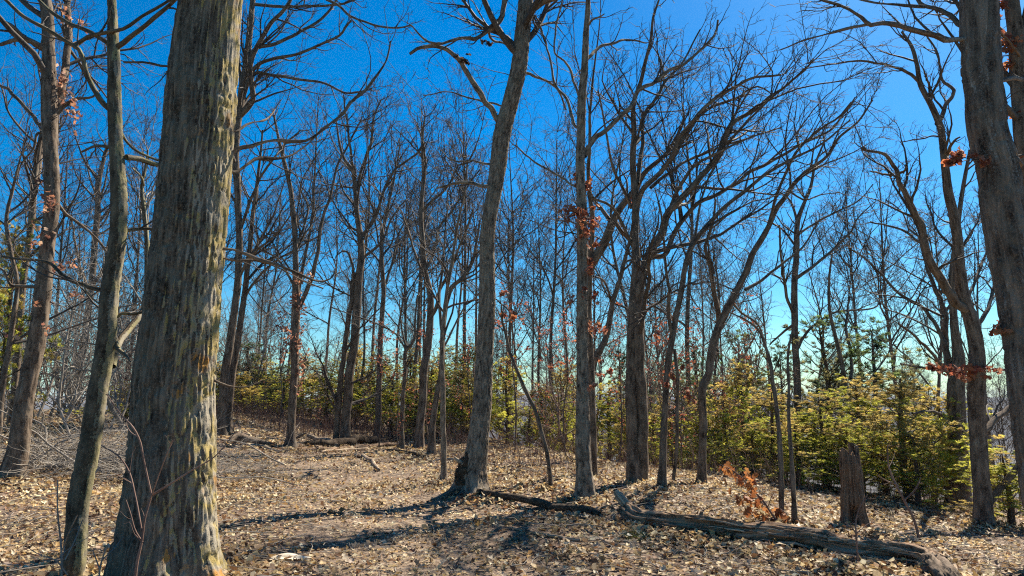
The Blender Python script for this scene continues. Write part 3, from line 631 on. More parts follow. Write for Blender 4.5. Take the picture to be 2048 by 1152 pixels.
traced_tree('leaning_tree', 'thin dark trunk leaning up to the right at the lower right edge', 'tree',
    [(1970, 1035, 18), (1983, 1000, 15), (2009, 968, 14), (2036, 935, 13), (2070, 890, 11), (2110, 830, 9), (2150, 740, 6)], H=0, S=10, step=.1, mat=M_DARK, seed=28, crown_from=.4, rmin=.004, cap=(40, 160, 400), d=12.8)

# ------------------------------------------------------------------ the trees of the middle distance
oak = dict(mat=M_DARK, S=18, step=.1, amp=.012, fc=.05, fl=.2, flare=.7, rmin=.0048, cap=(280, 1400, 4200), limb_side=7)
traced_tree('oak_tree', 'twin stemmed oak with a fused lower trunk and heavy limbs sweeping up to the right', 'tree',
    [(1272, 965, 34), (1266, 900, 24), (1264, 800, 24), (1264, 700, 26), (1268, 600, 24), (1272, 530, 17), (1271, 484, 15), (1272, 434, 14), (1270, 384, 14), (1266, 333, 13), (1269, 267, 11), (1269, 200, 9), (1281, 167, 8), (1292, 120, 7), (1301, 83, 6), (1307, 33, 5), (1318, 0, 4)],
    limbs=[dict(p=[(1284, 968), (1284, 900), (1280, 800), (1277, 700), (1277, 620), (1285, 545), (1296, 515), (1304, 495), (1321, 470), (1331, 434), (1357, 404), (1377, 384), (1400, 355), (1417, 333), (1444, 293), (1464, 247), (1491, 230), (1514, 217), (1536, 198), (1579, 167), (1613, 137), (1626, 117)], w=(24, 3), dz=-.5),
           dict(p=[(1300, 512), (1324, 515), (1344, 474), (1371, 434), (1391, 410), (1447, 384), (1500, 345), (1550, 320), (1600, 290), (1660, 262), (1690, 225), (1710, 195)], w=(12, 3), dz=1.5),
           dict(p=[(1272, 440), (1277, 400), (1287, 377), (1317, 350), (1344, 310), (1357, 277), (1381, 247), (1407, 217), (1437, 193), (1471, 173), (1500, 158), (1536, 153), (1560, 150)], w=(12, 4), dz=-1),
           dict(p=[(1325, 335), (1337, 325), (1375, 265), (1401, 230), (1454, 203), (1474, 197), (1500, 178), (1517, 173), (1540, 185)], w=(8, 3), dz=.5),
           dict(p=[(1271, 367), (1282, 300), (1287, 233), (1307, 200), (1341, 150), (1355, 135), (1400, 60)], w=(9, 3), dz=1.6),
           dict(p=[(1335, 430), (1360, 370), (1390, 330), (1430, 310), (1470, 290), (1510, 270)], w=(8, 3), dz=-.8),
           dict(p=[(1300, 375), (1340, 345), (1400, 310), (1440, 295), (1500, 275), (1560, 255)], w=(7, 3), dz=1.8),
           dict(p=[(1262, 420), (1240, 370), (1220, 330), (1212, 280), (1205, 230), (1195, 180)], w=(7, 3), dz=-.7),
           dict(p=[(1262, 490), (1245, 455), (1235, 435), (1215, 410), (1180, 395)], w=(8, 5), dz=-.4)],
    H=0, seed=31, crown_from=.62, bias=(.035, 0, 0), **{**oak, 'flare': .3, 'cap': (420, 2200, 7200), 'S': 26, 'step': .07})
traced_tree('oak_tree', 'thick crooked tree directly behind the straight narrow trunk, bending right', 'tree',
    [(1187, 955, 18), (1186, 850, 15), (1183, 768, 14), (1179, 680, 14), (1177, 584, 15), (1181, 534, 17), (1190, 517, 18), (1210, 484, 17), (1227, 440, 16), (1250, 404, 13), (1267, 384, 12), (1290, 345, 10), (1330, 310, 8), (1350, 280, 6), (1370, 230, 4)],
    limbs=[dict(p=[(1181, 530), (1182, 500), (1184, 450), (1179, 400), (1175, 350), (1178, 300)], w=(12, 7), ext=3), dict(p=[(1228, 440), (1240, 460), (1262, 485), (1275, 505)], w=(9, 8), bare=1),
           dict(p=[(1215, 440), (1195, 410), (1178, 392)], w=(9, 6))],
    H=0, seed=33, crown_from=.5, clusters=[(1200, 448, 8, 8, 8), (1262, 402, 8, 8, 8), (1198, 655, 16, 8, 12), (1206, 745, 10, 12, 14)], **oak)
traced_tree('bare_tree', 'slim dark tree leaning right between the straight narrow trunk and the twin stemmed oak', 'tree',
    [(1184, 930, 14), (1187, 850, 12), (1184, 768, 13), (1191, 717, 13), (1210, 680, 12), (1222, 620, 11), (1226, 600, 10), (1237, 567, 9), (1250, 517, 8), (1262, 470, 6), (1275, 400, 5), (1280, 330, 3)],
    limbs=[dict(p=[(1222, 605), (1215, 580), (1205, 560), (1190, 555)], w=(5, 3)), dict(p=[(1210, 690), (1240, 675), (1262, 665)], w=(4, 2))], H=0, seed=34, crown_from=.5,
    clusters=[(1200, 715, 12, 10, 14), (1112, 730, 12, 12, 12), (1120, 705, 14, 8, 10)], d=19, **oak)
traced_tree('oak_tree', 'mid grey trunk just right of the twin stemmed oak, curving away to the upper right', 'tree',
    [(1325, 975, 20), (1327, 900, 14), (1329, 830, 12), (1332, 768, 11), (1337, 717, 13), (1346, 667, 12), (1352, 630, 11), (1362, 584, 11), (1371, 534, 10), (1381, 500, 10), (1394, 477, 9), (1421, 444, 9), (1454, 410, 8), (1484, 387, 7), (1530, 350, 6), (1580, 320, 5), (1640, 290, 4), (1700, 240, 3)],
    limbs=[dict(p=[(1343, 668), (1337, 640), (1334, 584), (1327, 517), (1326, 477), (1320, 420), (1310, 380)], w=(8, 3)), dict(p=[(1345, 960), (1350, 900), (1352, 768), (1347, 700)], w=(7, 7), bare=1),
           dict(p=[(1378, 500), (1390, 460), (1400, 400), (1430, 330), (1470, 270)], w=(6, 3))], H=0, seed=36, crown_from=.5, bias=(.03, 0, 0),
    clusters=[(1355, 760, 12, 12, 14), (1370, 790, 12, 14, 14), (1338, 745, 10, 8, 8), (1362, 740, 8, 8, 6), (1330, 672, 14, 6, 8)], **oak)
traced_tree('oak_tree', 'dark forked tree with a long diagonal limb rising right above the cedars', 'tree',
    [(1404, 970, 22), (1404, 920, 15), (1406, 850, 15), (1407, 768, 16), (1416, 750, 15), (1421, 710, 15), (1431, 667, 15), (1444, 637, 16), (1461, 604, 14), (1477, 574, 13), (1494, 540, 12), (1504, 510, 11), (1524, 477, 11), (1536, 455, 10), (1553, 417, 10), (1573, 391, 9), (1586, 370, 8), (1610, 345, 7), (1653, 313, 6), (1676, 277, 5), (1716, 243, 4), (1745, 200, 3)],
    limbs=[dict(p=[(1437, 655), (1436, 640), (1429, 600), (1421, 560), (1414, 527), (1407, 494), (1418, 470), (1425, 440), (1430, 400)], w=(12, 4), dz=-.7),
           dict(p=[(1490, 580), (1530, 555), (1560, 530), (1600, 500), (1640, 440)], w=(7, 3), dz=1), dict(p=[(1536, 455), (1545, 410), (1570, 350), (1595, 300), (1640, 260), (1680, 230), (1703, 205)], w=(7, 3), dz=-.8),
           dict(p=[(1580, 385), (1605, 400), (1640, 390), (1680, 385)], w=(4, 2)), dict(p=[(1462, 604), (1480, 625), (1515, 650), (1530, 690)], w=(5, 3)),
           dict(p=[(1385, 570), (1410, 565), (1440, 570), (1465, 580)], w=(3, 3))],
    H=0, seed=38, crown_from=.55, bias=(.03, 0, 0), clusters=[(1430, 470, 3, 3, 2)], **{**oak, 'cap': (460, 2300, 7500), 'S': 22, 'step': .08})
traced_tree('bare_tree', 'upright forked tree in open sky behind the dark cedar tops at the right', 'tree',
    [(1600, 1000, 18), (1594, 750, 14), (1591, 684, 13), (1588, 617, 13), (1589, 550, 12), (1594, 484, 11), (1596, 440, 10), (1608, 407, 7), (1620, 380, 6), (1630, 330, 5), (1650, 280, 3)],
    limbs=[dict(p=[(1590, 560), (1598, 554), (1643, 520), (1679, 487), (1703, 460), (1716, 437), (1749, 404)], w=(8, 2)), dict(p=[(1596, 470), (1592, 440), (1586, 417), (1575, 395), (1560, 385)], w=(7, 3)),
           dict(p=[(1598, 468), (1640, 440), (1680, 420), (1720, 400), (1745, 370)], w=(5, 2)), dict(p=[(1590, 640), (1575, 600), (1568, 560), (1562, 520), (1558, 450)], w=(7, 4)),
           dict(p=[(1592, 700), (1620, 660), (1660, 630), (1700, 622), (1750, 615), (1765, 580), (1770, 560)], w=(6, 2)), dict(p=[(1588, 650), (1560, 670), (1540, 690)], w=(6, 3))],
    d=21, H=0, seed=40, crown_from=.6, **{**oak, 'cap': (260, 1200, 3400)})
traced_tree('dead_tree', 'thin twin topped snag rising through the dark cedar', 'tree', [(1705, 980, 10), (1690, 760, 9), (1678, 700, 8), (1660, 620, 6), (1658, 560, 5), (1664, 510, 3)],
    limbs=[dict(p=[(1702, 760), (1700, 700), (1692, 650), (1693, 640), (1698, 595)], w=(7, 4), bare=1)], d=20, H=0, seed=41, crown_from=.6, **{**oak, 'cap': (60, 200, 400)})
traced_tree('sapling', 'slender dark sapling in front of the cedars, curving left at the top', 'tree',
    [(1566, 1045, 12), (1562, 960, 10), (1558, 868, 9), (1552, 800, 8), (1546, 768, 8), (1540, 720, 7), (1530, 690, 6), (1518, 660, 5), (1500, 645, 4), (1460, 625, 3)], H=0, seed=43, crown_from=.3,
    **{**oak, 'S': 10, 'rmin': .0035, 'cap': (24, 70, 160)})
traced_tree('sapling', 'slender sapling in front of the cedars, right of its curving neighbour', 'tree',
    [(1589, 1050, 12), (1585, 960, 9), (1582, 900, 8), (1578, 850, 7), (1578, 768, 6), (1577, 700, 5), (1585, 660, 3)], H=0, seed=44, crown_from=.3, **{**oak, 'S': 10, 'rmin': .0035, 'cap': (24, 70, 160)})
traced_tree('sapling', 'thin crooked dark sapling leaning left, right of the burled oak', 'tree',
    [(1101, 978, 11), (1099, 950, 9), (1093, 901, 9), (1083, 868, 9), (1069, 818, 8), (1050, 780, 8), (1030, 730, 7), (1018, 700, 7), (1013, 670, 6), (1005, 644, 5), (1003, 610, 3)], H=0, seed=45, crown_from=.5,
    limbs=[dict(p=[(1014, 680), (1022, 650), (1032, 630)], w=(4, 2))], clusters=[(998, 585, 8, 6, 8), (1008, 625, 16, 5, 12), (1030, 638, 10, 4, 6)], **{**oak, 'S': 10, 'rmin': .0035, 'cap': (20, 60, 120)})
traced_tree('oak_tree', 'grey trunk clothed in curled brown leaves at the far side of the clearing', 'tree',
    [(580, 895, 26), (582, 870, 16), (585, 820, 16), (588, 768, 15), (590, 700, 15), (592, 650, 14), (594, 600, 13), (592, 540, 12), (590, 480, 11), (588, 440, 11), (582, 384, 9), (570, 330, 8), (560, 290, 6), (548, 230, 4)],
    limbs=[dict(p=[(596, 615), (612, 584), (629, 530), (637, 484), (640, 450), (659, 394), (675, 330), (700, 280), (720, 240)], w=(10, 3)), dict(p=[(592, 500), (604, 460), (615, 420), (600, 380), (640, 300)], w=(6, 2)),
           dict(p=[(594, 590), (575, 550), (555, 520), (520, 500), (490, 440)], w=(6, 2))], H=0, seed=47, crown_from=.5,
    clusters=[(598, 560, 12, 14, 22), (602, 590, 12, 14, 26), (600, 620, 14, 16, 34), (602, 650, 12, 16, 30), (575, 650, 10, 16, 22), (598, 690, 14, 20, 34), (575, 700, 12, 20, 26), (604, 730, 12, 20, 28), (600, 770, 10, 20, 22), (580, 760, 12, 12, 12), (565, 680, 10, 18, 14)], lpal=BPAL, lsize=.11, **oak)
traced_tree('oak_tree', 'pair of trunks rising together behind the low fallen logs', 'tree',
    [(692, 890, 26), (692, 850, 19), (696, 800, 18), (700, 740, 17), (709, 684, 17), (714, 617, 17), (719, 550, 15), (722, 507, 14), (720, 467, 12), (715, 434, 10), (711, 384, 9), (705, 340, 8), (690, 320, 6), (680, 290, 5), (672, 240, 3)],
    limbs=[dict(p=[(671, 890), (674, 840), (678, 790), (683, 740), (691, 677), (702, 600), (706, 545)], w=(13, 9), dz=0), dict(p=[(721, 475), (732, 460), (752, 427), (765, 384), (790, 340), (840, 300), (850, 285)], w=(9, 3)),
           dict(p=[(706, 560), (702, 530), (692, 505), (682, 504)], w=(6, 4)), dict(p=[(712, 383), (725, 330), (742, 283), (745, 240), (760, 200)], w=(7, 3)), dict(p=[(718, 520), (740, 505), (765, 480), (780, 440), (810, 400)], w=(7, 3)),
           dict(p=[(708, 360), (700, 300), (693, 250), (685, 190)], w=(6, 3))], H=0, seed=49, crown_from=.5, **{**oak, 'flare': .08})
traced_tree('bare_tree', 'thin straight tree right of the paired trunks behind the fallen logs', 'tree',
    [(755, 880, 16), (757, 800, 12), (759, 720, 11), (763, 650, 10), (767, 584, 9), (764, 517, 8), (765, 470, 7), (775, 420, 6), (790, 350, 4), (800, 290, 3)], limbs=[dict(p=[(766, 580), (785, 520), (800, 460), (830, 420)], w=(6, 2))], H=0, seed=51, crown_from=.45, auto=3, auto_len=2.5, **oak)
traced_tree('bare_tree', 'short forked tree with a Y shaped top in front of the cedar thicket', 'tree',
    [(803, 897, 11), (804, 850, 9), (806, 800, 8), (810, 740, 8), (813, 700, 7), (826, 685, 5), (830, 640, 4), (835, 590, 3)], limbs=[dict(p=[(812, 702), (806, 675), (800, 640), (798, 600)], w=(5, 2)), dict(p=[(812, 700), (790, 670), (755, 650), (700, 630), (660, 615)], w=(4, 2))], H=0, seed=52, crown_from=.4,
    clusters=[(795, 670, 14, 10, 10), (780, 705, 16, 10, 10), (835, 695, 10, 8, 6)], **{**oak, 'cap': (80, 260, 600)})
traced_tree('oak_tree', 'mid sized tree with a curved fork, third trunk left of the burled oak', 'tree',
    [(838, 897, 24), (840, 860, 18), (845, 800, 16), (849, 740, 16), (857, 684, 15), (860, 630, 14), (859, 584, 12), (850, 544, 12), (845, 484, 10), (842, 417, 9), (845, 384, 8), (850, 330, 7), (845, 280, 5), (850, 230, 3)],
    limbs=[dict(p=[(858, 640), (872, 615), (876, 590), (895, 550), (915, 500), (935, 450), (945, 420)], w=(9, 3)), dict(p=[(851, 540), (868, 500), (880, 450), (905, 420), (930, 380), (960, 340)], w=(7, 3)),
           dict(p=[(845, 420), (865, 400), (890, 380), (915, 330)], w=(6, 3)), dict(p=[(850, 560), (830, 510), (815, 460), (800, 420)], w=(6, 3))], H=0, seed=53, crown_from=.5, **oak)
traced_tree('bare_tree', 'dark tree second left of the burled oak, branching low to the right', 'tree',
    [(862, 912, 18), (866, 850, 12), (874, 790, 11), (882, 750, 10), (887, 650, 10), (895, 597, 9), (902, 577, 9), (925, 555, 8), (945, 524, 7), (952, 490, 5), (960, 440, 4)],
    limbs=[dict(p=[(886, 680), (880, 640), (878, 590), (885, 520), (890, 450), (895, 380)], w=(7, 3)), dict(p=[(884, 700), (900, 670), (915, 640), (935, 600)], w=(5, 3))], H=0, seed=55, crown_from=.5, **oak)
traced_tree('bare_tree', 'slim trunk standing closest on the left of the burled oak', 'tree',
    [(888, 965, 18), (888, 945, 13), (887, 880, 11), (886, 768, 10), (884, 700, 9), (888, 640, 8), (893, 590, 7), (905, 520, 6), (915, 450, 5), (930, 380, 4), (935, 320, 3)], H=0, seed=56, crown_from=.4, auto=3, auto_len=1.8, **{**oak, 'mat': M_OAK})
traced_tree('oak_tree', 'left one of two close trunks at the far end of the trail', 'tree',
    [(439, 872, 26), (442, 830, 17), (448, 768, 17), (458, 700, 16), (468, 620, 14), (474, 576, 14), (478, 480, 13), (476, 400, 13), (472, 330, 14), (474, 260, 15), (482, 200, 15), (492, 130, 14), (500, 60, 12), (506, 0, 10)],
    limbs=[dict(p=[(476, 235), (500, 205), (500, 120), (520, 80), (545, 40), (575, 10), (590, -20)], w=(12, 6), dz=-1.), dict(p=[(492, 140), (512, 97), (545, 90), (579, 73), (629, 47), (662, 17), (672, 0)], w=(9, 4)),
           dict(p=[(485, 175), (512, 130), (545, 118), (579, 113), (645, 87), (685, 63), (700, 40)], w=(8, 4)), dict(p=[(480, 210), (512, 147), (545, 152), (579, 157), (645, 167), (699, 187), (730, 180)], w=(8, 3)),
           dict(p=[(506, 10), (545, 14), (612, 13), (669, 10), (712, 0)], w=(7, 4)), dict(p=[(650, 0), (672, 10), (699, 33), (745, 50), (799, 55), (822, 50)], w=(6, 3)), dict(p=[(478, 470), (500, 400), (530, 340), (560, 300), (600, 260)], w=(7, 3)),
           dict(p=[(474, 560), (500, 510), (540, 480), (580, 430)], w=(7, 3)), dict(p=[(476, 420), (455, 380), (445, 300)], w=(6, 3))], H=0, seed=58, crown_from=.5, **{**oak, 'cap': (480, 2200, 6500), 'S': 24, 'step': .08})
traced_tree('oak_tree', 'right one of two close trunks at the far end of the trail', 'tree',
    [(457, 868, 20), (458, 830, 13), (463, 768, 13), (472, 700, 13), (482, 640, 12), (490, 580, 11), (500, 500, 10), (505, 440, 8), (512, 380, 7), (520, 320, 5), (525, 260, 3)],
    limbs=[dict(p=[(486, 600), (510, 560), (540, 530), (590, 500), (640, 470)], w=(6, 2)), dict(p=[(498, 520), (520, 480), (545, 430), (570, 360)], w=(6, 2))], H=0, seed=60, crown_from=.4, auto=3, **oak)
traced_tree('bare_tree', 'grey trunk behind the brush pile at the left', 'tree',
    [(150, 826, 20), (152, 790, 15), (158, 740, 15), (165, 700, 14), (174, 640, 13), (184, 560, 12), (190, 480, 12), (195, 420, 11), (196, 370, 10), (202, 340, 8), (215, 290, 5)],
    limbs=[dict(p=[(184, 570), (205, 540), (212, 500), (225, 450)], w=(8, 4)), dict(p=[(176, 580), (160, 540), (150, 490), (140, 430)], w=(6, 3)), dict(p=[(195, 400), (180, 360), (170, 310)], w=(5, 2))], H=0, seed=62, crown_from=.45, auto=3, **oak)
traced_tree('bare_tree', 'dark trunk at the left edge rising out of a yellow cedar', 'tree',
    [(22, 860, 16), (30, 768, 13), (36, 700, 14), (42, 620, 13), (48, 560, 12), (58, 480, 12), (66, 400, 13), (72, 330, 10), (85, 260, 7), (90, 200, 5)],
    limbs=[dict(p=[(66, 400), (75, 350), (82, 300)], w=(9, 6), ext=2)], d=19, H=0, seed=64, crown_from=.45, auto=4, **oak)
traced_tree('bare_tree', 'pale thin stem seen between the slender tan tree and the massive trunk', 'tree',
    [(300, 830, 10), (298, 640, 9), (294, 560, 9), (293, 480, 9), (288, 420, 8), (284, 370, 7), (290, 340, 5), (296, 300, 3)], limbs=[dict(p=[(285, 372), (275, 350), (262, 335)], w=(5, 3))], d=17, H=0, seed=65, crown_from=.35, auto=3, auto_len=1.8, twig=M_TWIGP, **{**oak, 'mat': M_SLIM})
traced_tree('bare_tree', 'dark stem crowded behind the brush at the far left, leaning right', 'tree',
    [(0, 830, 14), (10, 740, 11), (25, 650, 10), (33, 560, 8), (20, 500, 8), (12, 440, 7), (25, 380, 6), (40, 320, 3)], d=14, H=0, seed=66, crown_from=.3, auto=3, auto_len=2, **oak)

# ------------------------------------------------------------------ burl and roots of the leaning oak, broken base of other things
def lump(acc, c, r, seed, n=26, sq=(1, 1, 1), amp=.3):
    th = np.linspace(0, PI, n//2+1); ph = np.linspace(0, 2*PI, n+1)
    T_, P_ = np.meshgrid(th, ph, indexing='ij'); D = np.stack([np.sin(T_)*np.cos(P_), np.sin(T_)*np.sin(P_), np.cos(T_)], -1)
    k = 1+amp*(vnoise(D[..., 0]*3+seed, D[..., 1]*3, D[..., 2]*3)-.5)*2+amp*.6*(vnoise(D[..., 0]*8+seed, D[..., 1]*8, D[..., 2]*8)-.5)
    V = np.asarray(c)+D*k[..., None]*r*np.asarray(sq); m = n+1; i = np.arange(n//2)[:, None]*m; j = np.arange(n)[None]
    acc.add(V.reshape(-1, 3), np.stack([i+j, i+m+j, i+m+j+1, i+j+1], -1).reshape(-1, 4))
root, TP, TR, td = TREES['rough barked oak with a dark swollen burl at its foot, leaning at the middle']
acc = Acc(); b = np.array(root.location)
for (x, y, r, q, s) in ((924, 928, .07, (1, .9, 1.4), 1), (919, 947, .08, (1, 1, 1.1), 2), (931, 945, .12, (1, .9, 1.5), 3), (927, 966, .11, (1.1, 1, 1), 4), (938, 925, .1, (.8, .8, 1.7), 6), (916, 960, .06, (1, 1, 1), 7), (922, 938, .05, (1, 1, 1), 8)):
    p, t = at(x, y, td-.08); lump(acc, p, r, s, sq=q, n=40, amp=.38)
burl = obj('burl', acc.mesh('burl', b), M_BURL, root, label='dark knotted burl with a broken pale stub')
for pts, w0, w1, dz in (([(930, 970), (905, 985), (880, 997), (862, 1003)], 26, 5, -.5), ([(935, 975), (925, 995), (905, 1008), (890, 1020)], 22, 4, -.9), ([(960, 975), (972, 985), (985, 990)], 16, 4, -.2), ([(950, 978), (968, 1000), (974, 1022), (974, 1034)], 12, 5, -1.)):
    P, R = px_path(wid(pts, w0, w1), td, dz); P[:, 2] = np.maximum(height(P[:, 0], P[:, 1])+R*.25, np.minimum(P[:, 2], height(P[:, 0], P[:, 1])+.25)); P, R, _ = catmull(P, R, .05)
    V, Q, uv = bark_tube(P, R, 14, .012, .04, .2, 0, 4); obj('root', mesh_np('root', V-b, [Q], uv=uv), M_DARK, root)
P, R = px_path(wid([(926, 928), (915, 920), (909, 914)], 11, 4), td-.1); P, R, _ = catmull(P, R, .03); V, Q, uv = bark_tube(P, R, 10, .006, .02, .1); obj('stub', mesh_np('stub', V-np.array(b), [Q], uv=uv), M_POLE, root)

# ------------------------------------------------------------------ fallen logs, stump, sticks
def wood(name, pts, label=None, cat=None, parent=None, mat=None, S=14, amp=.012, fc=.03, fl=.5, lift=.6, step=.04, seed=1, jag=.06, fixed_z=None, side_px=True, d=None, sides_noise=1., group=None):
    """a log, branch or stick lying on the ground: pixel path of its centre line and widths"""
    P, R = [], []
    for k, (x, y, w, *e) in enumerate(pts):
        dd = ground_hit(x, y+w*.35) if d is None else d; p, t = at(x, y, dd); r = w/2/F*t
        up = e[0] if e else 0.
        if up: p, t = at(x, y, d0); r = w/2/F*t
        else: p[2] = height(p[0], p[1])+r*lift; d0 = dd
        P.append(p); R.append(r)
    P, R, _ = catmull(P, R, step); rng = np.random.default_rng(seed)
    P = P+(np.stack([vnoise(np.arange(len(P))*step*2.5, seed+k*5.) for k in range(3)], 1)-.5)*R[:, None]*.8
    V, Q, uv = bark_tube(P, R, S, amp, fc, fl, 0, seed, 0); V = V.reshape(len(R), S+1, 3)
    T = norm(np.gradient(P, axis=0))
    for e, sg in ((0, -1), (-1, 1)):             # splintered ends, closed by an inset cap
        j = jag*rng.uniform(-.2, 1, S+1); j[-1] = j[0]; V[e] += T[e]*sg*j[:, None]
    V = V.reshape(-1, 3); nv = len(V)
    c0, c1 = P[0]+T[0]*R[0]*.6, P[-1]-T[-1]*R[-1]*.6
    V = np.vstack([V, c0, c1]); uv = np.vstack([uv, [0, 0], [0, 0]]); j = np.arange(S)
    Tri = np.concatenate([np.stack([np.full(S, nv), j+1, j], 1), np.stack([np.full(S, nv+1), nv-S-1+j, nv-S-1+j+1], 1)])
    o0 = np.array([P[len(P)//2][0], P[len(P)//2][1], P[len(P)//2][2]])
    if parent is not None:
        org = np.array(parent.location); return obj(name, mesh_np(name, V-org, [Q, Tri], uv=uv), mat or M_LOG, parent)
    return obj(name, mesh_np(name, V-o0, [Q, Tri], uv=uv), mat or M_LOG, None, tuple(float(v) for v in o0), label=label, category=cat, group=group)
p0, _ = at(1500, 1075, ground_hit(1500, 1080))
log = thing('fallen_log', 'long rotting log with stripped bark lying across the right foreground', 'log', (p0[0], p0[1], height(p0[0], p0[1])))
wood('log_body', [(1258, 1030, 30), (1290, 1040, 38), (1340, 1048, 37), (1400, 1054, 36), (1470, 1064, 34), (1540, 1073, 36), (1620, 1085, 38), (1700, 1098, 40), (1770, 1110, 42), (1840, 1122, 44), (1880, 1135, 44)], parent=log, S=56, amp=.06, fc=.05, fl=1.3, lift=.8, seed=5, jag=.1, step=.025)
for x_, y_, w_, up_ in ((1395, 1050, 12, 26), (1655, 1086, 14, 22)):   # broken knots on the log
    gd = ground_hit(x_, y_+14)-.02; P, R = px_path([(x_, y_, w_), (x_+5, y_-up_*.5, w_*.8), (x_+9, y_-up_, w_*.55)], gd); P, R, _ = catmull(P, R, .015); V, Q, uv = bark_tube(P, R, 12, .01, .02, .1); obj('knot', mesh_np('knot', V-np.array(log.location), [Q], uv=uv), M_LOG, log)
wood('broken_end', [(1850, 1125, 46), (1880, 1140, 48), (1908, 1162, 40), (1925, 1180, 24)], parent=log, S=36, amp=.07, fc=.05, fl=.4, lift=.55, seed=9, jag=.12, mat=M_DARK, step=.025)
# the raised, broken end of the log
dl = ground_hit(1262, 1040); P, R = px_path([(1268, 1036, 28), (1258, 1018, 22), (1247, 1003, 19), (1238, 992, 17), (1231, 982, 10)], dl, .15); P, R, _ = catmull(P, R, .02)
V, Q, uv = bark_tube(P, R, 24, .012, .02, .3, 0, 2); obj('upturned_end', mesh_np('upturned_end', V-np.array(log.location), [Q], uv=uv), M_POLE, log)
LB = np.array([(1258, 1030, 30), (1290, 1040, 38), (1340, 1048, 37), (1400, 1054, 36), (1470, 1064, 34), (1540, 1073, 36), (1620, 1085, 38), (1700, 1098, 40), (1770, 1110, 42), (1840, 1122, 44)], float)
rl = np.random.default_rng(12)
for k in range(30):                               # strips of old bark and wood peeling off the log
    x0 = rl.uniform(1262, 1760); x1 = x0+rl.uniform(30, 190); o_ = rl.uniform(-.5, .42); xs_ = np.linspace(x0, min(x1, 1838), 7)
    yy = np.interp(xs_, LB[:, 0], LB[:, 1]); ww = np.interp(xs_, LB[:, 0], LB[:, 2]); P, R = [], []
    for x, y, w in zip(xs_, yy, ww):
        gd = ground_hit(x, y+w*.35); rr_ = w/2/F*gd; off = o_+rl.normal(0, .03); depth = gd-rr_*math.sqrt(max(.05, 1-(off*1.9)**2))*.93
        p, t = at(x, y+off*w*.95-w*.12, depth); P.append(p); R.append(rl.uniform(2., 4.6)/2/F*t)
    P, R, _ = catmull(np.array(P), np.array(R), .04); V, Q, uv = bark_tube(P, R, 7, .006, .02, .3, 0, k)
    obj('loose_strip', mesh_np('loose_strip', V-np.array(log.location), [Q], uv=uv), (M_POLE, M_STUMP, M_LOG)[k % 3], log)
wood('fallen_branch', [(926, 976, 8), (955, 986, 11), (985, 993, 13), (1020, 1001, 14), (1060, 1012, 15), (1100, 1020, 17), (1140, 1024, 17), (1185, 1029, 15), (1200, 1034, 10)], 'dark fallen branch running right from the foot of the burled oak', 'branch', S=18, amp=.012, lift=1.5, mat=M_BURL, seed=3, step=.03)
wood('fallen_branch', [(1024, 1058, 4), (1060, 1064, 6), (1091, 1069, 7), (1157, 1079, 8), (1190, 1074, 8), (1224, 1088, 9), (1270, 1092, 8), (1310, 1099, 6), (1384, 1106, 4)], 'thin crooked grey branch on the leaves in front of the long rotting log', 'branch', mat=M_POLE, S=12, amp=.004, seed=4, step=.04)
wood('fallen_log', [(615, 888, 9), (660, 890, 13), (700, 886, 18), (740, 884, 17), (768, 883, 10)], 'grey weathered log lying before the paired trunks', 'log', S=18, lift=1.1, mat=M_BURL, amp=.03, fc=.08, seed=6, jag=.2, step=.08)
wood('fallen_log', [(560, 897, 6), (620, 899, 9), (680, 896, 9), (750, 892, 9), (800, 887, 7)], 'long thin dark log in front of the weathered log', 'log', S=10, amp=.02, fc=.08, seed=7, jag=.1, step=.1)
wood('fallen_log', [(622, 876, 9), (645, 883, 11), (672, 892, 9)], 'short splintered log slanting off the weathered log', 'log', S=10, amp=.02, fc=.08, seed=8, jag=.15, step=.06, mat=M_POLE, lift=1.2)
wood('fallen_log', [(450, 885, 8), (478, 878, 19), (502, 882, 16), (540, 890, 9)], 'dark mossy log end left of the leaf clothed trunk', 'log', S=12, amp=.03, fc=.08, seed=10, jag=.1, step=.06, mat=M_DARK)
wood('fallen_branch', [(500, 892, 4), (540, 889, 6), (575, 884, 6), (612, 866, 4, 1)], 'dark branch leaning past the foot of the leaf clothed trunk', 'branch', S=8, amp=.01, seed=11, mat=M_DARK)
wood('fallen_branch', [(727, 913, 9), (741, 921, 8), (750, 930, 8), (758, 940, 6)], 'short bright stick with a dark end on the open ground', 'branch', S=10, amp=.006, seed=12, mat=M_POLE)
wood('fallen_branch', [(-20, 970, 7), (30, 968, 7), (80, 967, 8), (110, 958, 8), (143, 948, 6)], 'dark branch on the leaves in front of the dark tree at the left', 'branch', S=10, amp=.006, seed=13, mat=M_DARK)
wood('fallen_branch', [(55, 905, 4), (80, 907, 5), (110, 920, 5), (143, 929, 4)], 'pale branch trailing right from the dark tree at the left', 'branch', S=8, amp=.003, seed=14, mat=M_POLE)
wood('fallen_branch', [(55, 930, 4), (90, 938, 5), (133, 941, 4)], 'dark stick below the pale branch behind the slender tan tree', 'branch', S=8, amp=.003, seed=15, mat=M_DARK)
wood('fallen_branch', [(248, 957, 6), (240, 942, 7), (232, 925, 7), (224, 902, 4)], 'short pale broken stick leaning between slender tree and massive trunk', 'branch', S=10, amp=.003, seed=16, mat=M_POLE, lift=2.5)
wood('fallen_branch', [(932, 1042, 4), (945, 1036, 5), (958, 1032, 5), (972, 1031, 4)], 'small curved pale root-like stick below the burled oak', 'branch', S=8, amp=.002, seed=17, mat=M_POLE)
wood('fallen_branch', [(1718, 1085, 6), (1722, 1100, 6), (1732, 1110, 5), (1742, 1118, 4)], 'short pale stick lying against the long rotting log', 'branch', S=8, amp=.002, seed=18, mat=M_POLE, lift=4)
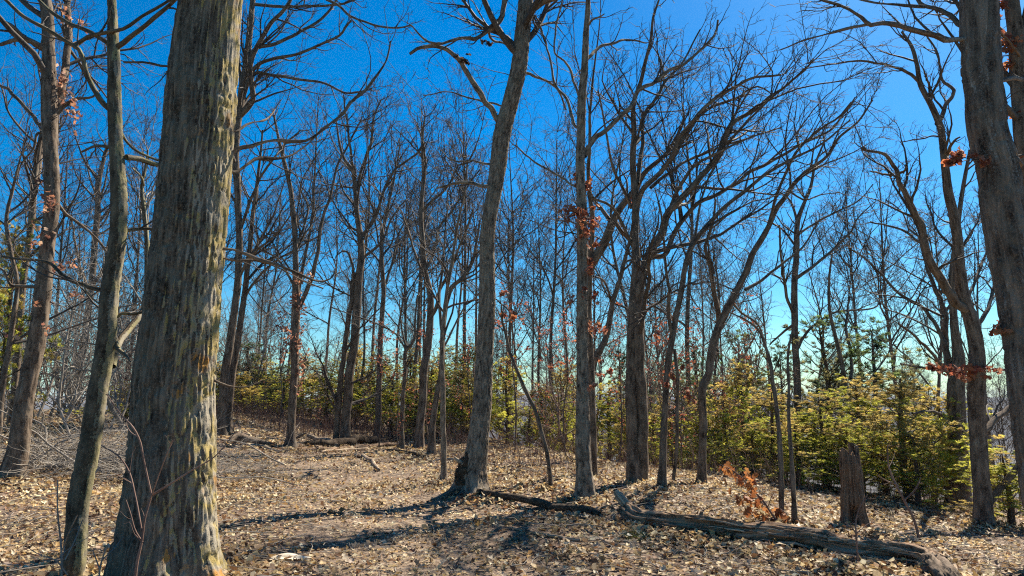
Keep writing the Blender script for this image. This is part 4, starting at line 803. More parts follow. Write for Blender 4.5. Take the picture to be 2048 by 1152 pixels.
wood('fallen_branch', [(1880, 1105, 6), (1898, 1120, 7), (1912, 1145, 7), (1918, 1165, 6)], 'pale stick beside the broken right end of the long log', 'branch', S=8, amp=.003, seed=19, mat=M_POLE, lift=2)
wood('fallen_branch', [(1500, 1096, 3), (1560, 1092, 4), (1610, 1086, 3)], 'thin twig along the underside of the long rotting log', 'branch', S=6, amp=.002, seed=20, mat=M_POLE)

def bleached_piece():
    P0, t = at(580, 1122, ground_hit(580, 1122)); n, m = 26, 10; g = np.zeros((n, m, 3)); u = np.linspace(-1, 1, n); v = np.linspace(-1, 1, m)
    for i, a in enumerate(u):
        w = .055*math.sqrt(max(0, 1-a*a))**.9*(1-.35*a)
        for j, b_ in enumerate(v): g[i, j] = (a*.17, b_*w+a*.045, .05*math.exp(-(a+.2)**2*1.5)*(1-b_*b_*.7)+.008*vnoise(a*5, b_*4)+.012)
    i = np.arange(n-1)[:, None]*m; j = np.arange(m-1)[None]; Q = np.stack([i+j, i+m+j, i+m+j+1, i+j+1], -1).reshape(-1, 4)
    V = g.reshape(-1, 3); low = V.copy(); low[:, 2] = -.03; V2 = np.vstack([V, low]); Q2 = Q[:, ::-1]+n*m
    rim = [k for k in range(m)]+[k*m+m-1 for k in range(1, n)]+[(n-1)*m+k for k in range(m-2, -1, -1)]+[k*m for k in range(n-2, 0, -1)]
    rim = np.array(rim); r2 = np.roll(rim, -1); Q3 = np.stack([rim, rim+n*m, r2+n*m, r2], 1)
    mt, nn, l = new_mat('bleached_stone'); tc = nn.new('ShaderNodeTexCoord'); c = ramp(nn, l, noise(nn, l, tc.outputs['Object'], 14, 5), [(.35, (.4, .33, .23)), (.6, (.6, .53, .42))])
    bs = nn.new('ShaderNodeBsdfPrincipled'); bs.inputs['Roughness'].default_value = .85; l.new(c, bs.inputs[0]); o = nn.new('ShaderNodeOutputMaterial'); l.new(bs.outputs[0], o.inputs[0])
    o = obj('pale_rock', mesh_np('pale_rock', V2, [Q, Q2, Q3]), mt, None, (P0[0], P0[1], float(height(P0[0], P0[1]))), label='flat pale rock half buried in the leaves at the bottom', category='rock')
    o.scale = (1.12, 1.1, 1.1)
bleached_piece()
for k, (pts, mt) in enumerate([([(640, 905, 4), (690, 901, 6), (735, 899, 5)], 0), ([(770, 902, 5), (815, 906, 7), (850, 915, 5)], 1), ([(690, 912, 3), (725, 916, 5), (745, 912, 4)], 1), ([(505, 890, 5), (530, 897, 7), (560, 905, 5)], 0), ([(715, 898, 4), (770, 888, 6), (812, 880, 4)], 1), ([(860, 925, 4), (900, 920, 5), (925, 926, 4)], 0)]):
    wood('fallen_branch', pts, ('dark stick just in front of the weathered log', 'dark rotten branch between the Y topped tree and the curved fork tree', 'short dark stick below the weathered log', 'grey broken branch left of the leaf clothed trunk', 'dark branch slanting off the right end of the weathered log', 'grey stick between the slim trunk and the burled oak')[k], 'branch', S=8, amp=.01, seed=30+k, mat=(M_POLE, M_BURL)[mt], lift=1.3, step=.07)

def stump():
    d = ground_hit(1706, 1056); b_, t = at(1706, 1056, d); b_[2] = height(b_[0], b_[1]); k = t/F
    root = thing('tree_stump', 'tall broken hollow stump of red brown wood behind the long log', 'stump', b_)
    S, K = 72, 70; a = np.arange(S+1)*2*PI/S; H = 152*k
    s = np.linspace(0, 1, K); A, Z = np.meshgrid(a, s)
    R = np.interp(Z, [0, .08, .3, .6, .85, 1], [32, 26, 22, 20, 19, 17])*k
    R = R*(1+.13*np.cos(A*3+1)*(1-Z)+.05*np.cos(A*2+.5))+(.03*(np.abs(vnoise(np.cos(A)*4.5+.6*Z, np.sin(A)*4.5, Z*2.5)-.5)*2-.5)+.02*(vnoise(np.cos(A)*3, np.sin(A)*3, Z*7)-.5))+.012*(vnoise(np.cos(A)*16, np.sin(A)*16, Z*8)-.5)
    front = np.exp(-(((np.mod(A-1.46*PI+PI, 2*PI)-PI)/.55)**4))     # cavity at the foot, towards the clearing
    R = R*(1-.88*front*(1-sst(.22, .36, Z))) 
    topn = 1+.03*np.sin(a*2+.3)[None]*Z**6+.07*(vnoise(np.cos(A)*6, np.sin(A)*6, 3)-.5)*2*Z**6+.06*np.exp(-((np.mod(A+PI, 2*PI)-PI)/.5)**2)*Z**6
    X = np.cos(A)*R-(.5-Z)*0+Z*(-.0)*k; Y = np.sin(A)*R; V = np.stack([X+Z*2*k, Y, Z*H*topn-.04], -1); V[:, -1] = V[:, 0]
    # inner wall
    inn = V[::-1][:12].copy(); inn[..., :2] = inn[..., :2]*np.linspace(.82, .45, 12)[:, None, None]; inn[..., 2] -= np.linspace(.005, .22, 12)[:, None]
    V = np.concatenate([V, inn]); Kt = len(V); i = np.arange(Kt-1)[:, None]*(S+1); j = np.arange(S)[None]
    Q = np.stack([i+j, i+j+1, i+S+2+j, i+S+1+j], -1).reshape(-1, 4)
    uv = np.stack([np.broadcast_to(a*.2, (Kt, S+1)), np.broadcast_to((np.arange(Kt)/K)[:, None]*H, (Kt, S+1))], -1).reshape(-1, 2)
    obj('trunk', mesh_np('trunk', V.reshape(-1, 3), [Q], uv=uv), M_STUMP, root)
    P = np.array([(14, 0), (15, 50), (12, 90), (13, 130), (11, 166)])*k; P3 = np.stack([P[:, 0], P[:, 0]*0+.07, P[:, 1]], 1); P3, R3, _ = catmull(P3, np.array([9, 9, 9, 8, 5])*k, .03)
    V, Q, uv = bark_tube(P3, R3, 14, .014, .03, .4, 0, 3); obj('splinter', mesh_np('splinter', V, [Q], uv=uv), M_STUMP, root)
stump()

def brush_pile():
    rng = np.random.default_rng(4); d = 14.2; c, t = at(200, 895, d); c[2] = height(c[0], c[1])
    root = thing('brush_pile', 'tangled pile of grey brushwood and sticks at the left behind the slender tree', 'brush pile', c)
    def sticks(n, l0, l1, r0, r1, S, K=7):
        st = np.stack([rng.normal(0, 1.45, n), rng.normal(0, .8, n), np.abs(rng.normal(0, .3, n))+.02], 1)
        st[:, 2] *= np.exp(-(st[:, 0]/2.2)**2)
        h = rng.uniform(0, 2*PI, n); D = np.stack([np.cos(h), np.sin(h)*.6, rng.normal(.05, .3, n)], 1); D = norm(D); ln = rng.uniform(l0, l1, n); P = np.zeros((n, K, 3)); P[:, 0] = st
        for k in range(1, K): D = norm(D+rng.normal(0, .2, (n, 3))); P[:, k] = P[:, k-1]+D*(ln/(K-1))[:, None]
        g = height(P[..., 0]+c[0], P[..., 1]+c[1])-c[2]+.01; P[..., 2] = np.maximum(P[..., 2]+g*0, g)
        R = rng.uniform(r0, r1, n)[:, None]*np.linspace(1, .35, K)[None]; return P, R
    P, R = sticks(26, 1., 2.6, .012, .028, 7, 9)
    for i in range(26):
        V, Q = tubes(P[i:i+1], R[i:i+1], 7); obj('stick', mesh_np('stick', V, [Q]), M_TWIGP, root)
    acc = Acc(); acc.add(*tubes(*sticks(1300, .5, 1.7, .003, .008, 3), 3)); obj('twigs', acc.mesh('twigs'), M_TWIGP, root, kind='stuff')
brush_pile()

# ------------------------------------------------------------------ saplings in the foreground
def stem_plant(name, label, cat, stems, d=None, mat=None, seed=1, twigs=True, leaves=(), S=7, group=None, dz=0.):
    rng = np.random.default_rng(seed)
    if d is None: d = ground_hit(*stems[0][0][:2])
    b_, _ = at(stems[0][0][0], stems[0][0][1], d); b_[2] = height(b_[0], b_[1]); root = thing(name, label, cat, b_, group); par = []
    for k, st in enumerate(stems):
        P, R = px_path(st, d, rng.uniform(-.3, .3) if k else 0)
        if k == 0: P[0][2] = min(P[0][2], b_[2]-.03)
        P, R, _ = catmull(P, R, .04); V, Q = tubes(P[None], R[None], S); obj('stem', mesh_np('stem', V-b_, [Q]), mat or M_TWIGR, root); par.append(fixed((P, R), 14))
    if twigs:
        acc = Acc(); A = sprout((np.array([p for p, _ in par]), np.array([r for _, r in par])), 4, .25, 45, .4, .06, .35, 6, .2, .03, .6, .0014, rng); B = sprout(A, 5, .2, 45, .4, .04, .15, 4, .2, .03, .6, .0012, rng)
        acc.add(*tubes(*A, 4)); acc.add(*tubes(*B, 3)); obj('twigs', acc.mesh('twigs', b_), mat or M_TWIGR, root)
    if leaves:
        protos = [mesh_np('leaf', *(lambda v, q: (v, [q]))(*leaf_proto(6, rng))) for _ in range(6)]; at_ = Acc()
        for (x, y, sx, sy, n) in leaves:
            c, t = at(x, y, d+rng.uniform(-.15, .15)); near = nearest_on(np.vstack([p for p, _ in par]), c); s = np.linspace(0, 1, 5)[:, None]
            P = near+(c-near)*s; at_.add(*tubes(P[None], np.linspace(.003, .0015, 5)[None], 4))
            for _ in range(max(3, int(n*.6))):
                q = c+rng.normal(0, 1, 3)*np.array([sx, sx, sy])/F*t; s_ = rng.uniform(.08, .13)
                o = obj('leaf', protos[rng.integers(6)], M_REDOBJ, root, tuple(float(v) for v in (q-b_))); o.rotation_euler = tuple(rng.uniform(0, 6.28, 3)); o.scale = (s_,)*3
        obj('leaf_stalks', at_.mesh('leaf_stalks', b_), M_TWIGR, root)
stem_plant('sapling', 'red brown forked sapling in front of the massive trunk', 'sapling',
    [[(272, 1158, 7), (275, 1120, 6), (283, 1085, 5), (290, 1035, 4.5), (303, 991, 4)], [(303, 991, 4), (287, 918, 3.5), (279, 880, 4), (262, 850, 4), (247, 835, 3), (213, 788, 2)], [(303, 991, 5), (345, 965, 3.5), (383, 941, 3), (427, 915, 2.5), (473, 861, 2)],
     [(283, 1060, 4), (270, 990, 3.5), (257, 941, 3), (240, 915, 3), (203, 891, 2)], [(300, 1000, 3), (325, 930, 2), (345, 880, 2)], [(285, 1085, 4), (270, 1060, 3), (262, 1030, 2), (252, 1000, 2)], [(279, 875, 3), (262, 865, 2), (250, 845, 1.5)]], seed=2, d=5.75)
stem_plant('sapling', 'thin pale sapling at the foot of the slender tan tree', 'sapling',
    [[(128, 1158, 5), (122, 1090, 4), (115, 1020, 3), (115, 960, 2)], [(125, 1100, 3), (140, 1060, 2.5), (155, 1030, 2)], [(135, 1150, 3), (110, 1120, 2.5), (80, 1110, 2), (55, 1095, 1.5)], [(130, 1120, 3), (150, 1080, 2.5), (165, 1040, 2)]], seed=3, d=5.9, mat=M_TWIGP)
stem_plant('sapling', 'spindly sapling between the slender tan tree and the massive trunk', 'sapling',
    [[(198, 1158, 4), (204, 1120, 3.5), (215, 1090, 3)], [(204, 1120, 3), (230, 1095, 2.5), (250, 1070, 2)], [(200, 1140, 3), (185, 1100, 2)]], seed=4, d=6, mat=M_TWIGP)
stem_plant('oak_sapling', 'small oak sapling bearing bright orange leaves behind the long log', 'sapling',
    [[(1565, 1052, 5), (1545, 1030, 4), (1525, 1000, 4), (1500, 975, 3), (1478, 950, 2.5), (1455, 935, 2)], [(1530, 1010, 3), (1500, 990, 2.5), (1485, 985, 2)], [(1555, 1040, 3), (1530, 1035, 2.5), (1505, 1030, 2)], [(1565, 1045, 3), (1575, 1030, 2), (1560, 1018, 2)]],
    leaves=[(1458, 940, 12, 7, 16), (1470, 962, 12, 8, 14), (1490, 968, 12, 10, 18), (1504, 978, 8, 12, 16), (1483, 1000, 12, 7, 16), (1500, 1006, 12, 6, 12), (1512, 1030, 10, 6, 12), (1548, 1028, 12, 5, 14), (1538, 1032, 10, 6, 10), (1565, 1024, 8, 5, 8), (1502, 955, 8, 6, 8)], seed=5)
stem_plant('sapling', 'leafless sapling arching over the right part of the long log', 'sapling',
    [[(1840, 1085, 6), (1830, 1045, 5), (1808, 1000, 5), (1790, 965, 4), (1778, 935, 3), (1775, 890, 2)], [(1808, 1000, 4), (1830, 980, 3), (1842, 955, 2)], [(1795, 970, 3), (1770, 960, 2), (1755, 950, 2)]], seed=6)
stem_plant('sapling', 'thin grey sapling crossing in front of the long rotting log', 'sapling',
    [[(1716, 1120, 5), (1713, 1080, 4), (1712, 1040, 3), (1722, 1010, 2.5), (1735, 990, 2)], [(1713, 1070, 3), (1700, 1050, 2), (1690, 1045, 2)]], seed=7, d=7.6)

# ------------------------------------------------------------------ cedars
def cedar_template(seed, kind):
    rng = np.random.default_rng(seed); H = 5.
    z = np.linspace(0, 1, 24); TP_ = np.stack([.12*(vnoise(z*3, seed)-.5), .12*(vnoise(z*3, seed+5.)-.5), z*H-.1], 1); TR_ = .075*(1-z)**.8+.008
    V, Q, uv = bark_tube(TP_, TR_, 10, .008, .03, .3); trunk = mesh_np('trunk', V, [Q], uv=uv)
    par = (TP_[None], TR_[None]); nb = 92
    t = np.sort(rng.uniform(.07 if kind == 0 else .2, .99, nb)); i = np.clip((t*23).astype(int), 0, 22); p = TP_[i]+(TP_[i+1]-TP_[i])*(t*23-i)[:, None]
    h = rng.uniform(0, 2*PI, nb); el = rng.normal(.55 if kind == 0 else .3, .3, nb)+t*.5
    D = np.stack([np.cos(h)*np.cos(el), np.sin(h)*np.cos(el), np.sin(el)], 1)
    w = 1.75 if kind == 0 else 1.6
    ln = w*(1.04-t)**.5*rng.uniform(.2, 1.2, nb)*(.6+.8*vnoise(np.cos(h)*1.3+seed, np.sin(h)*1.3, t*3.5)); K = 9; P = np.zeros((nb, K, 3)); P[:, 0] = p
    for k in range(1, K): D = norm(D+rng.normal(0, .14, (nb, 3))+np.array([0, 0, .02])); P[:, k] = P[:, k-1]+D*(ln/(K-1))[:, None]
    R = (.004+.011*ln)[:, None]*np.linspace(1, .2, K)[None]
    B = sprout((P, R), 9 if kind == 0 else 7, .2, 42, .35, .12, .5, 6, .12, .04, .6, .0025, rng)
    C = sprout(B, 9, .15, 40, .5, .06, .22, 4, .12, .04, .6, .0018, rng)
    wd = Acc(); wd.add(*tubes(P, R, 5)); wd.add(*tubes(*B, 3))
    # sprays of scale leaves along the twigs
    fol = Acc(); PP, _ = C; n = len(PP)
    per = 52 if kind == 0 else 48
    idx = np.repeat(np.arange(n), per); u = rng.uniform(.05, 1, len(idx)); ii = np.minimum((u*3).astype(int), 2)
    T = norm(PP[idx, ii+1]-PP[idx, ii]); q = PP[idx, ii]+(PP[idx, ii+1]-PP[idx, ii])*(u*3-ii)[:, None]
    side = rng.normal(size=q.shape); side = norm(side-(side*T).sum(1, keepdims=True)*T); D = norm(T*.8+side*.75+np.array([0, 0, .15])); L = rng.uniform(.045, .11, len(idx))[:, None]; W = norm(np.cross(D, rng.normal(size=q.shape)))*L*rng.uniform(.045, .085, (len(idx), 1))
    m = len(idx); V = np.stack([q, q+D*L*.45+W, q+D*L, q+D*L*.45-W], 1).reshape(-1, 3); Q = np.arange(m*4).reshape(-1, 4)
    clump = vnoise(q[:, 0]*2.2+seed, q[:, 1]*2.2, q[:, 2]*2.2); r = rng.uniform(0, 1, m)
    if kind == 0: a, b_, c = np.array((.46, .47, .06)), np.array((.82, .78, .14)), np.array((.6, .4, .16))
    else: a, b_, c = np.array((.06, .105, .04)), np.array((.16, .23, .07)), np.array((.28, .24, .1))
    f = np.clip((clump-.35)*2.4+r*.3-.1, 0, 1)[:, None]; colr = a*(1-f)+b_*f; brown = (vnoise(q[:, 0]*1.3+seed+9, q[:, 1]*1.3, q[:, 2]*1.3) > .62)[:, None]*.65+(r > .93)[:, None]*.3
    colr = colr*(1-brown)+c*brown
    fol.add(V, Q, C=np.repeat(colr, 4, axis=0))
    return trunk, wd.mesh('branches'), fol.mesh('foliage', smooth=False), H
CED = [cedar_template(s, k) for s, k in ((1, 0), (2, 0), (3, 0), (4, 1), (5, 1))]
REFS = [(25, 'dark left edge oak'), (150, 'slender tan tree'), (345, 'massive near trunk'), (448, 'two close far trunks'), (580, 'leaf clothed trunk'), (685, 'paired trunks'), (757, 'thin straight tree'), (805, 'Y topped tree'), (845, 'curved fork tree'),
    (888, 'slim trunk'), (950, 'burled oak'), (1095, 'leaning sapling'), (1167, 'straight narrow trunk'), (1275, 'twin stemmed oak'), (1328, 'curving grey trunk'), (1405, 'dark forked tree'), (1577, 'two slender saplings'), (1706, 'broken stump'), (1915, 'broad right trunk'), (1962, 'split right oak')]
def placed_labels(items, what):
    """items: (px, depth) of each repeat; a label for each one that says what it stands beside, nearer ones first"""
    keys = []
    for px, dd in items:
        x, nm = min(REFS, key=lambda q: abs(q[0]-px)); side = 'directly behind' if abs(px-x) < 13 else ('behind and left of' if px < x else 'behind and right of'); keys.append(f'{side} the {nm}')
    out = [None]*len(items)
    for k in set(keys):
        ids = sorted((i for i in range(len(items)) if keys[i] == k), key=lambda i: items[i][1])
        rank = [''] if len(ids) == 1 else (['nearer ', 'farther '] if len(ids) == 2 else ['nearest ', 'middle ', 'farthest '] if len(ids) == 3 else ['nearest ', 'second nearest ', 'third nearest ', 'farthest '] if len(ids) == 4 else [f'{o_} nearest ' for o_ in ('very', 'second', 'third', 'fourth', 'fifth', 'sixth', 'seventh', 'eighth')])
        for i, w in zip(ids, rank): out[i] = f'{w}{what} {k}'
    return out
def cedar(px, ytop, d, w, k, label, group=None, lab_trunk=None):
    tr, wd, fo, H = CED[k]; top, t = at(px, ytop, d); x = top[0]; z0 = float(height(x, d)); h = max(1.2, top[2]-z0)
    r = thing('cedar_tree', label, 'cedar', (x, d, z0), group); r.scale = (w/3.3, w/3.3, h/H); r.rotation_euler = (0, 0, random.uniform(0, 6.28))
    obj('trunk', tr, M_CEDARW, r); obj('branches', wd, M_TWIG, r); f = obj('foliage', fo, M_CEDAR, r, kind='stuff')
    return r
NEAR = [(1795, 752, 14.5, 3.6, 0, 'bushy yellow green cedar just right of the broken stump'), (1880, 800, 15.5, 2.8, 1, 'low yellow cedar in front of the broad trunk at the right'), (1715, 765, 16.5, 3.6, 2, 'olive cedar directly behind the broken stump'),
    (1640, 790, 15.5, 3.2, 1, 'bright yellow green cedar left of the broken stump'), (1545, 780, 16.5, 3.2, 0, 'bright cedar behind the two slender saplings'), (1478, 735, 19, 3.4, 2, 'feathery green cedar right of the dark forked tree'),
    (1640, 640, 21, 5.4, 3, 'tall dark green cedar against the sky, left of the twin topped snag'), (1742, 655, 21.5, 5.6, 4, 'dark green cedar with ragged limbs reaching right against the sky'), (1560, 700, 24, 3.6, 4, 'dark cedar behind the upright forked tree'), (1478, 668, 23, 3.4, 3, 'dusky cedar with a thin pointed top above the forked tree foot'),
    (2010, 930, 13, 2.6, 1, 'small yellow cedar at the foot of the leaning trunk at the right edge'), (32, 450, 17, 3., 0, 'tall golden cedar at the left edge'), (498, 688, 34, 4.4, 3, 'dark green pointed cedar by the far end of the trail'), (262, 790, 22, 3., 2, 'yellow cedar glimpsed between slender tree and massive trunk')]
for a in NEAR: cedar(*a)
ROW = [(455, 775, 33, 4, 0), (540, 760, 36, 4.2, 1), (625, 750, 34, 3.6, 2), (735, 735, 33, 4.2, 1), (835, 765, 28, 3.4, 0), (935, 690, 29, 3.4, 0), (1015, 720, 27, 3.6, 2), (1120, 735, 26, 3.4, 0),
       (1215, 770, 23, 3.4, 1), (1240, 700, 30, 3.4, 4), (1345, 720, 26, 3.6, 3), (1390, 690, 28, 3.8, 4), (1400, 800, 20, 2.8, 1), (1450, 800, 20, 3, 2), (1305, 830, 21, 2.6, 2), (1060, 820, 23, 2.4, 0), (905, 780, 28, 3, 1), (700, 790, 32, 3, 0), (500, 800, 33, 3, 1),
       (1690, 850, 14.8, 2.6, 2), (1590, 850, 15.2, 2.6, 1), (1500, 860, 17, 2.6, 0), (1830, 870, 13.8, 2.4, 2), (1760, 820, 15.5, 3, 0), (1850, 780, 17, 3, 2),
       (440, 730, 34, 4.4, 2), (485, 745, 31, 3.6, 0), (530, 725, 35, 4.4, 1), (570, 750, 31, 3.4, 2), (610, 710, 35, 4.4, 0), (655, 730, 32, 4, 1), (690, 745, 31, 3.6, 2), (715, 690, 36, 4.4, 0), (765, 710, 33, 4.2, 2), (785, 740, 29, 3.4, 1), (820, 700, 34, 4, 0), (865, 725, 29, 3.6, 2), (890, 700, 32, 4, 1), (925, 730, 27, 3.2, 0), (1085, 770, 24, 3, 0), (1260, 800, 21, 2.6, 0)]
for a, lb_ in zip(ROW, placed_labels([(a[0], a[2]) for a in ROW], 'young cedar of the thicket')): cedar(*a, lb_, 'cedars of the thicket beyond the clearing')
rr = np.random.default_rng(77)
for k in range(18):
    px = rr.uniform(420, 1540); dd = rr.uniform(32, 50); cedar(px, rr.uniform(740, 810), dd, rr.uniform(3.2, 5), int(rr.integers(0, 5)), 'far cedar filling the gaps between the trunks', 'far cedars between the trunks')

# ------------------------------------------------------------------ small leafy understory trees, far bare trees, grey brush
def auto_tree(seed, H, r0, nl, l2=(2.2, 42, .5), l3=(3.6, 42, .48), l4=(4.2, 40, .5), cap=(110, 560, 1700), rmin=.008, first=.35, bias=(0, 0, 0), wob=.25, ang=42, ll=.42, wig=.16, S=8):
    rng = np.random.default_rng(seed); z = np.linspace(0, 1, 30)
    P = np.stack([wob*H*.2*(vnoise(z*3, seed)-vnoise(0., seed)), wob*H*.2*(vnoise(z*3, seed+5.)-vnoise(0., seed+5.)), z*H-.3], 1); R = r0*(1-z)**.75+rmin
    V, Q, uv = bark_tube(P, R, S, .01, .06, .3, .2, seed, 3); tr = mesh_np('trunk', V, [Q], uv=uv)
    L1 = sprout((P[None], R[None]), nl/(H*(1-first)), first, ang, ll, H*.14, H*ll, 14, wig*.7, .08, .62, rmin*1.5, rng, bias)
    acc = Acc(); acc.add(*tubes(*L1, 6)); up = (P[None, 14:, :], R[None, 14:]); up = tuple(a for a in (fixed((P[14:], R[14:]), 14)))
    par = (np.vstack([L1[0], up[0][None]]), np.vstack([L1[1], up[1][None]]))
    crown_mesh(par, rng, l2, l3, l4, rmin*.7, .05, wig, bias, cap, (H*.22, H*.12, H*.06), acc=acc)
    return tr, acc.mesh('crown'), H
FAR = [auto_tree(100+k, 14, .085, 13, rmin=.0085, cap=(150, 1100, 5200), l3=(4.4, 46, .5), l4=(8, 44, .5), ang=48, ll=.5, wig=.2, bias=(.015*(k % 3), 0, 0)) for k in range(6)]
rr = np.random.default_rng(5); cnt = 0
LAST = [None]
def far_tree(x, y, h, tmpl, label, group, mat=M_DARK, tw=M_TWIG, k=None):
    tr, cr, H = tmpl; r = thing('bare_tree', label, 'tree', (x, y, float(height(x, y))), group); s = h/H; r.scale = (s, s, s); r.rotation_euler = (0, 0, rr.uniform(0, 6.28))
    obj('trunk', tr, mat, r); obj('crown', cr, tw, r); LAST[0] = r
WOODL = []
for k in range(34):                               # the wood beyond the clearing
    px = (k+.5)/34*1500+30+rr.normal(0, 30); dd = rr.uniform(27, 52) if px > 430 else rr.uniform(20, 48)
    p, t = at(px, 700, dd); yt = (430 if px < 1500 else 520)-120*math.exp(-((px-820)/330)**2)-70*math.exp(-((px-300)/250)**2)+rr.uniform(-30, 110)
    h = at(px, yt, dd)[0][2]-float(height(p[0], dd)); far_tree(p[0], dd, max(h, 7), FAR[k % 6], '', 'bare trees of the wood beyond the clearing'); WOODL.append((px, dd, LAST[0]))
for (_, _, o_), lb_ in zip(WOODL, placed_labels([(a, b) for a, b, _ in WOODL], 'grey bare tree of the wood')): o_['label'] = lb_
TALL = [(820, 190, 34), (700, 200, 36), (930, 215, 33), (1020, 250, 38), (600, 170, 33), (1100, 240, 34), (1240, 180, 34), (1370, 120, 31), (1700, 380, 30), (1800, 330, 32), (1880, 380, 30), (1980, 420, 27), (1640, 480, 34), (40, 120, 24), (250, 260, 27), (130, 250, 29), (350, 230, 30), (400, 300, 34)]
TALL_L = placed_labels([(a[0], a[2]) for a in TALL], 'tall spreading bare tree')
for k, (px, yt, dd) in enumerate(TALL):
    p, t = at(px, 700, dd); h = at(px, yt, dd)[0][2]-float(height(p[0], dd)); far_tree(p[0], dd, h, FAR[(k*5+2) % 6], TALL_L[k], 'taller bare trees beyond the clearing')
for k in range(40):
    px = rr.uniform(-40, 1500); dd = rr.uniform(55, 85); p, t = at(px, 700, dd); h = max(6, at(px, rr.uniform(560, 700), dd)[0][2]-float(height(p[0], dd)))
    far_tree(p[0], dd, h, FAR[k % 6], 'bare tree at the back of the wood, small with distance', 'bare trees at the back of the wood')
for k in range(26):                               # right hand slope
    px = rr.uniform(1500, 2080); dd = rr.uniform(30, 75); p, t = at(px, 800, dd); g = float(height(p[0], dd)); h = max(6, at(px, rr.uniform(700, 790), dd)[0][2]-g)
    far_tree(p[0], dd, h, FAR[k % 6], 'small bare tree down the slope at the right', 'bare trees down the right slope')
BR = [auto_tree(200+k, 4.5, .035, 16, first=.05, rmin=.0055, l2=(3, 45, .5), l3=(4, 45, .5), l4=(4, 45, .5), cap=(90, 420, 1100), wob=.8, ang=55, ll=.5, wig=.25, S=6) for k in range(4)]
for k in range(62):                               # tangled grey understory at the left
    px = rr.uniform(-60, 560); dd = rr.uniform(15.5, 34) if px < 420 else rr.uniform(32, 42); x = at(px, 800, dd)[0][0]
    tr, cr, H = BR[k % 4]; r = thing('bare_shrub', 'tangled leafless grey shrub in the understory at the left', 'shrub', (x, dd, float(height(x, dd))), 'tangled shrubs at the left'); s = rr.uniform(.6, 1.25); r.scale = (s*1.2, s*1.2, s); r.rotation_euler = (0, 0, rr.uniform(0, 6.28))
    obj('stem', tr, M_TWIGP, r); obj('twigs', cr, M_TWIGP, r)
BRB = [(a.copy(), b_.copy(), c) for a, b_, c in BR]
for a, b_, c in BRB: a.materials.clear(); b_.materials.clear()
M_BRUSH = twig_mat('brown_twig', (.12, .075, .05), (.3, .2, .14))
for k in range(70):                               # brown brush beyond the clearing
    px = rr.uniform(400, 1560); dd = rr.uniform(29, 50) if px < 1000 else rr.uniform(20, 40); x = at(px, 800, dd)[0][0]
    tr, cr, H = BRB[k % 4]; r = thing('bare_shrub', 'leafless brown brush standing beyond the clearing between the cedars', 'shrub', (x, dd, float(height(x, dd))), 'brown brush beyond the clearing'); s = rr.uniform(.5, 1.1); r.scale = (s*1.3, s*1.3, s); r.rotation_euler = (0, 0, rr.uniform(0, 6.28))
    obj('stem', tr, M_BRUSH, r); obj('twigs', cr, M_BRUSH, r)
def leafy(seed):
    rng = np.random.default_rng(seed); tr, cr, H = auto_tree(seed, 5, .03, 12, first=.2, rmin=.005, l2=(2.5, 50, .4), l3=(3, 45, .4), l4=(3, 40, .4), cap=(60, 200, 420), ang=60, ll=.35, S=6)
    co = np.zeros(len(cr.vertices)*3, np.float32); cr.vertices.foreach_get('co', co); co = co.reshape(-1, 3); c = co[rng.integers(0, len(co), 46)]; c = c[c[:, 2] > .8]
    q = c[rng.integers(0, len(c), 190)]+rng.normal(0, .09, (190, 3)); acc = Acc()
    scatter_leaves(acc, q, rng.uniform(.07, .12, 190), rng.uniform(0, 2.6, 190), np.clip(RPAL[rng.integers(0, 5, 190)]*np.array([.95, .85, .95])*rng.uniform(.7, 1.2, (190, 1)), 0, .8), 2, rng, 5)
    return tr, cr, acc.mesh('dead_leaves'), H
LF = [leafy(300+k) for k in range(3)]
LEAFY = [(760, 640, 24), (860, 650, 23), (940, 660, 25), (1030, 600, 20), (1090, 650, 21), (1235, 640, 19), (1330, 640, 20), (1360, 700, 18.5), (1390, 650, 21), (1450, 760, 19), (800, 740, 22), (700, 740, 25), (1130, 640, 19), (1290, 730, 19), (1480, 820, 17), (560, 620, 26), (640, 700, 27), (1500, 630, 22), (250, 700, 19), (300, 650, 21), (70, 700, 17)]
LEAFY_L = placed_labels([(a[0], a[2]) for a in LEAFY], 'spindly rusty leaved oak')
for k, (px, yt, dd) in enumerate(LEAFY):
    x = at(px, 800, dd)[0][0]; g = float(height(x, dd)); h = at(px, yt, dd)[0][2]-g; tr, cr, lf, H = LF[k % 3]
    r = thing('oak_sapling', LEAFY_L[k], 'sapling', (x, dd, g), 'rusty leaved understory oaks'); s = h/H; r.scale = (s, s, s); r.rotation_euler = (0, 0, rr.uniform(0, 6.28))
    obj('stem', tr, M_DARK, r); obj('twigs', cr, M_TWIG, r); obj('dead_leaves', lf, M_RED, r, kind='stuff')

